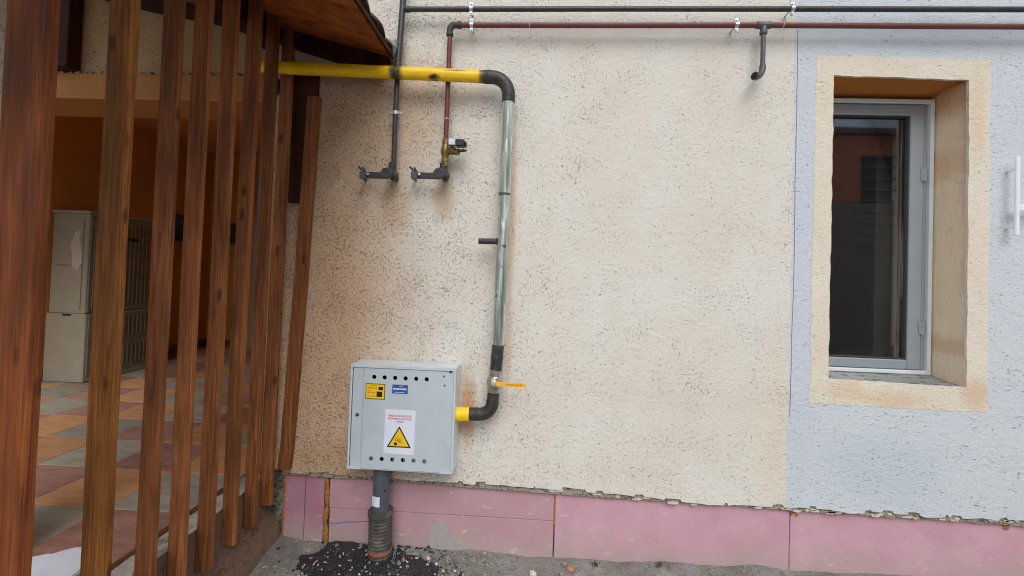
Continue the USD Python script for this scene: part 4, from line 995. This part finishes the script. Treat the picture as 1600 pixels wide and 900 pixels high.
obj('joint_band', lathe_along((-0.1268, GY_, 1.542), (-0.1269, GY_, 1.530), [(0, 0.0245), (0.2, 0.0258), (0.8, 0.0258), (1, 0.0245)], 26), M['grey_iron'], gp, smooth=40)
obj('side_stub', [lathe_along((-0.14, GY_, 1.334), (-0.231, GY_, 1.333), [(0, 0.0125), (0.3, 0.0125), (0.97, 0.0125), (1, 0.0118)], 18), lathe_along((-0.147, GY_, 1.334), (-0.156, GY_, 1.334), [(0, 0.019), (1, 0.0135)], 18)], M['black_iron'], gp, smooth=40, label='short black stub pointing left')
obj('black_joint', lathe_along((-0.1308, GY_, 0.895), (-0.137, GY_, 0.786), [(0, 0.0248), (0.06, 0.0262), (0.1, 0.0255), (0.42, 0.0258), (0.46, 0.0275), (0.52, 0.0275), (0.56, 0.0258), (1, 0.0258)], 26), M['black_iron'], gp, smooth=40)
vv = obj('ball_valve', [lathe_along((-0.1365, GY_, 0.790), (-0.1395, GY_, 0.761), [(0, 0.0265), (0.05, 0.030), (0.8, 0.030), (1, 0.027)], 8), lathe_along((-0.1395, GY_, 0.765), (-0.1425, GY_, 0.716), [(0, 0.027), (0.15, 0.031), (0.5, 0.0345), (0.85, 0.031), (1, 0.027)], 24),
                        lathe_along((-0.1425, GY_, 0.720), (-0.1440, GY_, 0.694), [(0, 0.027), (0.2, 0.030), (0.95, 0.030), (1, 0.0265)], 8)], M['valve_body'], gp, smooth=30, label='nickel ball valve with yellow lever')
obj('spindle', [lathe_along((-0.139, GY_ - 0.028, 0.742), (-0.139, GY_ - 0.052, 0.742), [(0, 0.012), (0.5, 0.012), (0.52, 0.009), (1, 0.009)], 12), lathe_along((-0.139, GY_ - 0.0535, 0.742), (-0.139, GY_ - 0.060, 0.742), [(0, 0.010), (0.9, 0.010), (1, 0.008)], 6)], M['zinc'], vv, smooth=30)
lv = plate(Polygon([(-0.152, 0.734), (-0.128, 0.732), (-0.105, 0.734), (-0.02, 0.732), (-0.010, 0.734), (-0.006, 0.740), (-0.010, 0.746), (-0.02, 0.7485), (-0.105, 0.749), (-0.128, 0.751), (-0.152, 0.749)]), GY_ - 0.0525, GY_ - 0.0485)
obj('lever', lv, M['lever'], vv, label='yellow lever turned across the pipe')
obj('lever_print', [plate(sbox(x, 0.7385, x + w, 0.7445), GY_ - 0.0532, GY_ - 0.0524) for x, w in ((-0.090, 0.005), (-0.083, 0.007), (-0.074, 0.005), (-0.067, 0.008), (-0.057, 0.006), (-0.049, 0.009), (-0.034, 0.011))], M['ink_orange'], vv)
obj('black_nipple', lathe_along((-0.1438, GY_, 0.698), (-0.147, GY_, 0.640), [(0, 0.0255), (0.75, 0.0255), (0.8, 0.0272), (0.95, 0.0272), (1, 0.0255)], 26), M['black_iron'], gp, smooth=40)
le = [(-0.147, GY_, 0.658), (-0.147, GY_, 0.648)] + [(-0.2005 + 0.0535 * math.cos(t), GY_, 0.650 - 0.0515 * math.sin(t)) for t in np.linspace(0.05, 1.57, 12)] + [(-0.215, GY_, 0.598), (-0.245, GY_, 0.597)]
obj('elbow', [sweep(le, 0.0272, 26), lathe_along((-0.207, GY_, 0.5985), (-0.215, GY_, 0.598), [(0, 0.0272), (0.4, 0.0290), (0.6, 0.0290), (1, 0.0272)], 26)], M['black_iron'], gp, smooth=40, label='black welded elbow at the bottom')
obj('yellow_wrap', lathe_along((-0.243, GY_, 0.597), (-0.305, GY_, 0.595), [(0, 0.0278), (0.04, 0.0290), (0.5, 0.0285), (0.55, 0.0292), (0.97, 0.0288), (1, 0.027)], 26), M['yellow_paint'], gp, smooth=40, label='bright yellow tape wrap at the cabinet side')

# ------------------------------------------------------------------ gas cabinet
cab = thing('gas_cabinet', 'pale grey steel gas cabinet with warning stickers hung on the wall', 'cabinet', (-0.518, 0, 0.365))
X0, X1, Z0, Z1, YF = -0.742, -0.298, 0.362, 0.796, -0.122
RIM = 0.011
shell = sbox(X0, Z0, X1, Z1).buffer(-0.004).buffer(0.004).difference(sbox(X0 + RIM * 0.75, Z0 + RIM, X1 - RIM * 0.75, Z1 - RIM))
# bottom edge is open between two short lips
shell = shell.difference(sbox(X0 + 0.055, Z0 - 0.01, X1 - 0.055, Z0 + RIM + 0.001))
obj('case', [plate(shell, YF, YF + 0.002), plate(sbox(X0, Z0, X1, Z1).difference(sbox(X0 + 0.002, Z0 + 0.002, X1 - 0.002, Z1 - 0.002)), YF + 0.0021, -0.012), cbox(X0, X1, -0.0118, -0.004, Z0, Z1, 0.002)], M['box_rim'], cab)
DX0, DX1, DZ0, DZ1 = X0 + 0.0105, X1 - 0.0095, Z0 + 0.004, Z1 - 0.0135
door = sbox(DX0, DZ0, DX1, DZ1)
holes_t = [(-0.642 + 0.0444 * i, 0.747) for i in range(6)]
holes_b = [(-0.641 + 0.0448 * i, 0.409) for i in range(6)]
for hx, hz in holes_t + holes_b:
    door = door.difference(Point(hx, hz).buffer(0.0088, 12))
rib = sbox(-0.682, DZ0 - 1, -0.360, 0.782)
flat_side, rib_face = door.difference(rib), door.intersection(rib)
obj_door = obj('door', [plate(flat_side, YF + 0.004, YF + 0.0055), plate(rib_face, YF + 0.0005, YF + 0.002),
                        plate(sbox(-0.6822, DZ0, -0.680, 0.7822), YF + 0.0007, YF + 0.0052), plate(sbox(-0.362, DZ0, -0.3598, 0.7822), YF + 0.0007, YF + 0.0052), plate(sbox(-0.6799, 0.7800, -0.3621, 0.7821), YF + 0.0007, YF + 0.0052)], M['box_grey'], cab, label='ribbed cabinet door with two rows of vent holes')
# sloping shoulders of the raised field
def shoulder(pts):
    m = trimesh.convex.convex_hull(np.array(pts)); return m
for sh in [shoulder([(-0.690, YF + 0.0038, DZ0), (-0.6822, YF + 0.0005, DZ0), (-0.6822, YF + 0.0038, DZ0), (-0.690, YF + 0.0038, 0.7822), (-0.6822, YF + 0.0005, 0.7822), (-0.6822, YF + 0.0038, 0.7822)]),
                 shoulder([(-0.352, YF + 0.0038, DZ0), (-0.3596, YF + 0.0005, DZ0), (-0.3596, YF + 0.0038, DZ0), (-0.352, YF + 0.0038, 0.7822), (-0.3596, YF + 0.0005, 0.7822), (-0.3596, YF + 0.0038, 0.7822)])]:
    obj('shoulder', sh, M['box_grey'], obj_door)
obj('dark_inside', cbox(X0 + 0.004, X1 - 0.004, YF + 0.03, YF + 0.034, Z0 + 0.004, Z1 - 0.004, 0.001), M['box_in'], cab)
for i, (hx, hz) in enumerate(holes_b):
    if i != 1:
        obj('vent_plug', plate(Point(hx, hz).buffer(0.0084, 10).intersection(sbox(hx - (0.0012 if i in (2, 3) else 0.01), hz - 0.01, hx + 0.01, hz + 0.01)), YF + 0.0075, YF + 0.009), M['hole_plug'], cab)
obj('lock', [lathe_along((-0.7075, YF + 0.004, 0.587), (-0.7075, YF - 0.001, 0.587), [(0, 0.0075), (0.7, 0.0072), (1, 0.005)], 14)], M['lock'], obj_door, smooth=35)
obj('lock_slot', cbox(-0.7085, -0.7065, YF - 0.0016, YF - 0.0009, 0.583, 0.591, 0.0002), M['ink_black'], obj_door)
for sx, sz in ((-0.349, 0.762), (-0.345, 0.724)):
    obj('rivet', lathe_along((sx, YF + 0.0045, sz), (sx, YF + 0.002, sz), [(0, 0.0042), (0.6, 0.0038), (1, 0.0015)], 10), M['lock'], obj_door, smooth=35)
obj('latch', cbox(X1 - 0.028, X1 - 0.018, YF - 0.001, YF + 0.004, DZ1 - 0.004, DZ1 + 0.004, 0.001), M['ink_black'], cab)
YS = YF + 0.0002
# yellow sticker
ys_ = obj('yellow_sticker', plate(sbox(-0.6755, 0.655, -0.5935, 0.7195), YS - 0.0006, YS + 0.0002), M['ink_black'], cab, label='yellow and black sticker below the upper vent holes')
obj('yellow_field', plate(sbox(-0.6727, 0.6578, -0.5963, 0.7167), YS - 0.0010, YS - 0.0007), M['st_yellow'], ys_)
obj('black_field', [plate(sbox(-0.621, 0.694, -0.602, 0.7075), YS - 0.0014, YS - 0.0011), plate(sbox(-0.6285, 0.6655, -0.605, 0.6875), YS - 0.0014, YS - 0.0011)], M['ink_black'], ys_)
pr = []
for z, segs, h in ((0.7105, [(-0.650, 0.006), (-0.642, 0.005), (-0.635, 0.006), (-0.627, 0.004)], 0.0030), (0.699, [(-0.667, 0.006), (-0.659, 0.005), (-0.652, 0.007), (-0.642, 0.005), (-0.635, 0.008)], 0.0055),
                   (0.686, [(-0.666, 0.007), (-0.656, 0.004)], 0.0045), (0.679, [(-0.667, 0.006), (-0.659, 0.006), (-0.649, 0.005), (-0.642, 0.007)], 0.005), (0.665, [(-0.666, 0.006), (-0.657, 0.004), (-0.649, 0.007), (-0.640, 0.005)], 0.005)):
    for x, w in segs:
        pr.append(plate(sbox(x, z, x + w, z + h), YS - 0.0014, YS - 0.0011))
obj('sticker_print', pr, M['ink_orange'], ys_)
# blue sticker
bs = obj('blue_sticker', plate(sbox(-0.5635, 0.6825, -0.4975, 0.7195).buffer(-0.001).buffer(0.001), YS - 0.0006, YS + 0.0002), M['st_blue'], cab, label='small blue company sticker with white print')
pr = [plate(Polygon([(-0.538, 0.7105), (-0.526, 0.7155), (-0.513, 0.7165), (-0.524, 0.7135)]), YS - 0.0010, YS - 0.0007)]
for i in range(11):
    x = -0.5585 + i * 0.0051
    pr.append(plate(sbox(x, 0.6985, x + 0.0038, 0.7058 - 0.0015 * (i % 3 == 2)), YS - 0.0010, YS - 0.0007))
for i in range(8):
    x = -0.5525 + i * 0.0054
    pr.append(plate(sbox(x, 0.6870, x + 0.004, 0.6895), YS - 0.0010, YS - 0.0007))
obj('sticker_print', pr, M['ink_white'], bs)
# warning sign
ws = obj('warning_sign', plate(affinity.rotate(sbox(-0.5895, 0.4325, -0.462, 0.616), -0.6), YS - 0.0006, YS + 0.0002), M['st_white'], cab, label='white explosion warning notice with yellow triangle')
cxs = -0.526
obj('red_print', [flat_text('PERICOL DE EXPLOZIE', 0.0072, cxs, 0.5865, YS - 0.0007, bold=True, width=0.097, depth=0.0004), flat_text('APROPIEREA CU FOC STRICT', 0.0058, cxs, 0.5755, YS - 0.0007, bold=True, width=0.104, depth=0.0004), flat_text('INTERZISA', 0.0052, cxs + 0.002, 0.5645, YS - 0.0007, bold=True, width=0.030, depth=0.0004)], M['ink_red'], ws)
tri = Polygon([(-0.5265, 0.5450), (-0.5735, 0.4625), (-0.4785, 0.4625)]).buffer(0.002)
obj('triangle_border', plate(tri, YS - 0.0011, YS - 0.0007), M['ink_black'], ws)
obj('triangle_field', plate(tri.buffer(-0.0052, join_style=2), YS - 0.0015, YS - 0.00115), M['st_yellow'], ws)
bang = [Point(-0.540, 0.4755).buffer(0.0068, 8).difference(sbox(-0.5362, 0.478, -0.52, 0.49))]
for a, r0, r1, w in ((1.9, 0.010, 0.030, 0.0011), (1.45, 0.011, 0.034, 0.0012), (1.05, 0.010, 0.030, 0.0011), (0.7, 0.011, 0.028, 0.0011), (0.3, 0.012, 0.026, 0.0011)):
    c, s = math.cos(a), math.sin(a)
    bang.append(Polygon([(-0.535 + c * r0 - s * w, 0.477 + s * r0 + c * w), (-0.535 + c * r1, 0.477 + s * r1), (-0.535 + c * r0 + s * w, 0.477 + s * r0 - c * w)]).buffer(0.0004))
obj('explosion_symbol', [plate(b.buffer(0), YS - 0.0019, YS - 0.00155) for b in bang], M['ink_black'], ws)

# ------------------------------------------------------------------ duct under the cabinet
DY = -0.062
du = thing('grey_duct', 'grey plastic duct rising from the corrugated sleeve into the cabinet', 'duct', (-0.613, DY, -0.05))
obj('pipe', sweep([(-0.606, DY, -0.03), (-0.612, DY, 0.16), (-0.614, DY, 0.372)], 0.0345, 30), M['grey_plastic'], du, smooth=40)
lb = sweep([(-0.6132, DY, 0.196), (-0.6134, DY, 0.238)], 0.0350, 60, caps=False)
lb = lb.submesh([[i for i, c in enumerate(lb.triangles_center) if c[1] < DY - 0.012 and c[0] < -0.606]], append=True)
obj('label', lb, M['st_white'], du, smooth=True, label='small white label stuck on the duct')
obj('rivet', lathe_along((-0.588, DY - 0.026, 0.262), (-0.586, DY - 0.0285, 0.262), [(0, 0.0035), (1, 0.003)], 8), M['ink_black'], du)

cs = thing('corrugated_sleeve', 'dark corrugated plastic sleeve with an orange band at the foot of the duct', 'sleeve', (-0.608, DY, -0.07))
prof = [(0.0, 0.046)]
zz0, zz1 = -0.085, 0.165
nrib = 17
for i in range(nrib):
    s0 = i / nrib
    for ds, r in ((0.10, 0.0452), (0.30, 0.0492), (0.62, 0.0492), (0.85, 0.0452)):
        prof.append((s0 + ds / nrib * 0.92, r))
prof += [(0.97, 0.0455), (0.972, 0.051), (1.0, 0.051), (1.0, 0.0375)]
obj('corrugation', lathe_along((-0.6045, DY, zz0), (-0.6115, DY, zz1), prof, 36), M['sleeve'], cs, smooth=40)
obj('band', lathe_along((-0.6062, DY, -0.004), (-0.6066, DY, 0.010), [(0, 0.0495), (0.15, 0.0508), (0.85, 0.0508), (1, 0.0495)], 36), M['orange_band'], cs, smooth=40)
obj('rim', lathe_along((-0.6110, DY, 0.148), (-0.6115, DY, 0.170), [(0, 0.0495), (0.1, 0.0525), (0.9, 0.0525), (1, 0.046)], 36), M['sleeve'], cs, smooth=40)
wl = [(-0.535, -0.04, -0.06), (-0.532, -0.045, -0.02), (-0.534, -0.03, 0.03), (-0.54, -0.02, 0.06)]
obj('wire', [sweep([(-0.557, -0.09, -0.055), (-0.545, -0.085, -0.03), (-0.538, -0.075, 0.01), (-0.537, -0.07, 0.055)], 0.0013, 6), sweep([(-0.549, -0.085, -0.055), (-0.536, -0.08, -0.02), (-0.533, -0.072, 0.02)], 0.0010, 6)], M['wire'], label='thin pale wire sticking up beside the corrugated sleeve', cat='wire', smooth=True)

# ------------------------------------------------------------------ white bracket at the right edge
M['white_paint'] = plain('white_paint', L(232, 234, 236), 0.4, var=0.03)
wb = thing('white_bracket', 'white metal bracket on the lilac wall at the right edge', 'bracket', (1.985, -0.03, 1.43))
obj('upright', [cbox(1.986, 2.002, -0.046, -0.034, 1.428, 1.756, 0.003)], M['white_paint'], wb)
obj('arm', [cbox(2.0025, 2.40, -0.045, -0.035, 1.530, 1.556, 0.003)], M['white_paint'], wb)
for zz in (1.46, 1.70):
    obj('standoff', cbox(1.989, 1.999, -0.0335, 0.001, zz, zz + 0.012, 0.001), M['white_paint'], wb)

# ------------------------------------------------------------------ things inside the porch recess
ec = thing('utility_cabinet', 'tall old grey utility cabinet with ribbed doors against the orange wall', 'cabinet', (-3.48, 1.49, FZ))
obj('body', [cbox(-3.62, -3.335, 1.222, 1.758, 0.79, 1.545, 0.006)], M['cab_side'], ec)
obj('plinth', [cbox(-3.632, -3.318, 1.214, 1.766, FZ + 0.002, 0.788, 0.006)], M['cab_side'], ec)
obj('lid', [cbox(-3.63, -3.325, 1.212, 1.768, 1.546, 1.568, 0.008)], M['cab_side'], ec)
obj('side_panel', [cbox(-3.575, -3.365, 1.2185, 1.2225, 0.81, 1.515, 0.002)], M['cab_side'], ec)
pts = wobble([(-3.46, 1.16), (-3.45, 1.40), (-3.39, 1.41), (-3.375, 1.2), (-3.40, 1.12), (-3.46, 1.16)], 0.02, 14, 3)
obj('slot', cbox(-3.50, -3.43, 1.2120, 1.2138, 0.772, 0.784, 0.0006), M['black_plastic'], ec)
obj('panel_joint', [cbox(-3.57, -3.37, 1.2178, 1.2186, 1.148, 1.153, 0.0003), cbox(-3.372, -3.368, 1.2178, 1.2186, 0.82, 1.50, 0.0003)], M['gap'], ec)
obj('sticker_residue', plate(Polygon(list(map(tuple, pts[:-1]))).buffer(0), 1.2172, 1.2184), M['residue'], ec)
for (ya, yb) in ((1.232, 1.487), (1.493, 1.748)):
    for (za, zb) in ((0.80, 1.53), (0.56, 0.778), (0.32, 0.55)):
        d = obj('door', cbox(-3.334 if za > 0.7 else -3.317, -3.324 if za > 0.7 else -3.308, ya, yb, za, zb, 0.003), M['cab_door'], ec)
        fx = -3.3235 if za > 0.7 else -3.3075
        obj('rib', [cbox(fx, fx + 0.006, y, y + 0.012, za + 0.03, zb - 0.03, 0.002) for y in np.linspace(ya + 0.025, yb - 0.04, 6)], M['cab_door'], d)
    if ya > 1.4:
        obj('handle', cbox(-3.323, -3.312, ya + 0.03, ya + 0.13, 1.36, 1.385, 0.003), M['black_plastic'], ec)
wb1 = thing('mailbox', 'dark box hung on the orange side wall beyond the tall cabinet', 'mailbox', (-3.62, 2.44, 1.42))
obj('body', cbox(-3.649, -3.56, 2.36, 2.52, 1.425, 1.685, 0.006), M['wallbox'], wb1)
obj('flap', cbox(-3.5595, -3.554, 2.375, 2.505, 1.61, 1.665, 0.002), M['black_plastic'], wb1)
wb2 = thing('meter_box', 'small dark box with dials on the back wall beside the grey door', 'meter box', (-3.38, 2.86, 1.43))
obj('body', cbox(-3.43, -3.335, 2.80, 2.879, 1.43, 1.66, 0.006), M['wallbox'], wb2)
for za, zb in ((1.58, 1.62), (1.47, 1.50)):
    obj('dial', cbox(-3.375, -3.345, 2.7965, 2.7998, za, zb, 0.001), M['black_plastic'], wb2)

# ------------------------------------------------------------------ house across the yard (seen mirrored in the pane)
M['opp_red'] = plaster('opposite_red', L(150, 100, 86), L(138, 90, 76), L(90, 60, 50), amt=0.3)
M['opp_pale'] = plaster('opposite_pale', L(196, 190, 176), L(184, 176, 160), L(140, 130, 116), amt=0.3)
M['opp_grey'] = plaster('opposite_grey', L(112, 104, 98), L(100, 94, 88), L(80, 76, 72), amt=0.3)
oh = thing('opposite_house', 'house across the yard, seen only as the reflection in the pane', 'house', (7, -8.2, 0))
M['eave_metal'] = plain('eave_metal', L(176, 188, 200), 0.5, var=0.15, scale=6)
obj('wall', cbox(2.0, 8.25, -13, -8.2, 3.15, 4.75, 0.01), M['opp_red'], oh)
obj('lower_wall', cbox(2.0, 8.25, -13, -8.15, -0.3, 3.14, 0.01), M['opp_grey'], oh)
obj('side_wall', cbox(8.26, 13.0, -13, -8.3, -0.3, 4.75, 0.01), M['opp_pale'], oh)
obj('eave', cbox(1.6, 13.4, -13.4, -7.8, 4.76, 5.12, 0.02), M['eave_metal'], oh)
obj('roof', trimesh.convex.convex_hull(np.array([(1.6, -13.4, 5.125), (13.4, -13.4, 5.125), (1.6, -7.9, 5.125), (13.4, -7.9, 5.125), (3.6, -10.6, 6.0), (11.4, -10.6, 6.0)])), M['roof_tile'], oh)
ow = obj('window', cbox(7.55, 8.22, -8.198, -8.17, 2.1, 4.25, 0.01), M['gasket'], oh)
for z in np.linspace(2.15, 4.2, 9):
    obj('grille_bar', bar_between((7.5, -8.1, z), (8.28, -8.1, z), 0.02, 0.026), M['opp_grey'], ow)
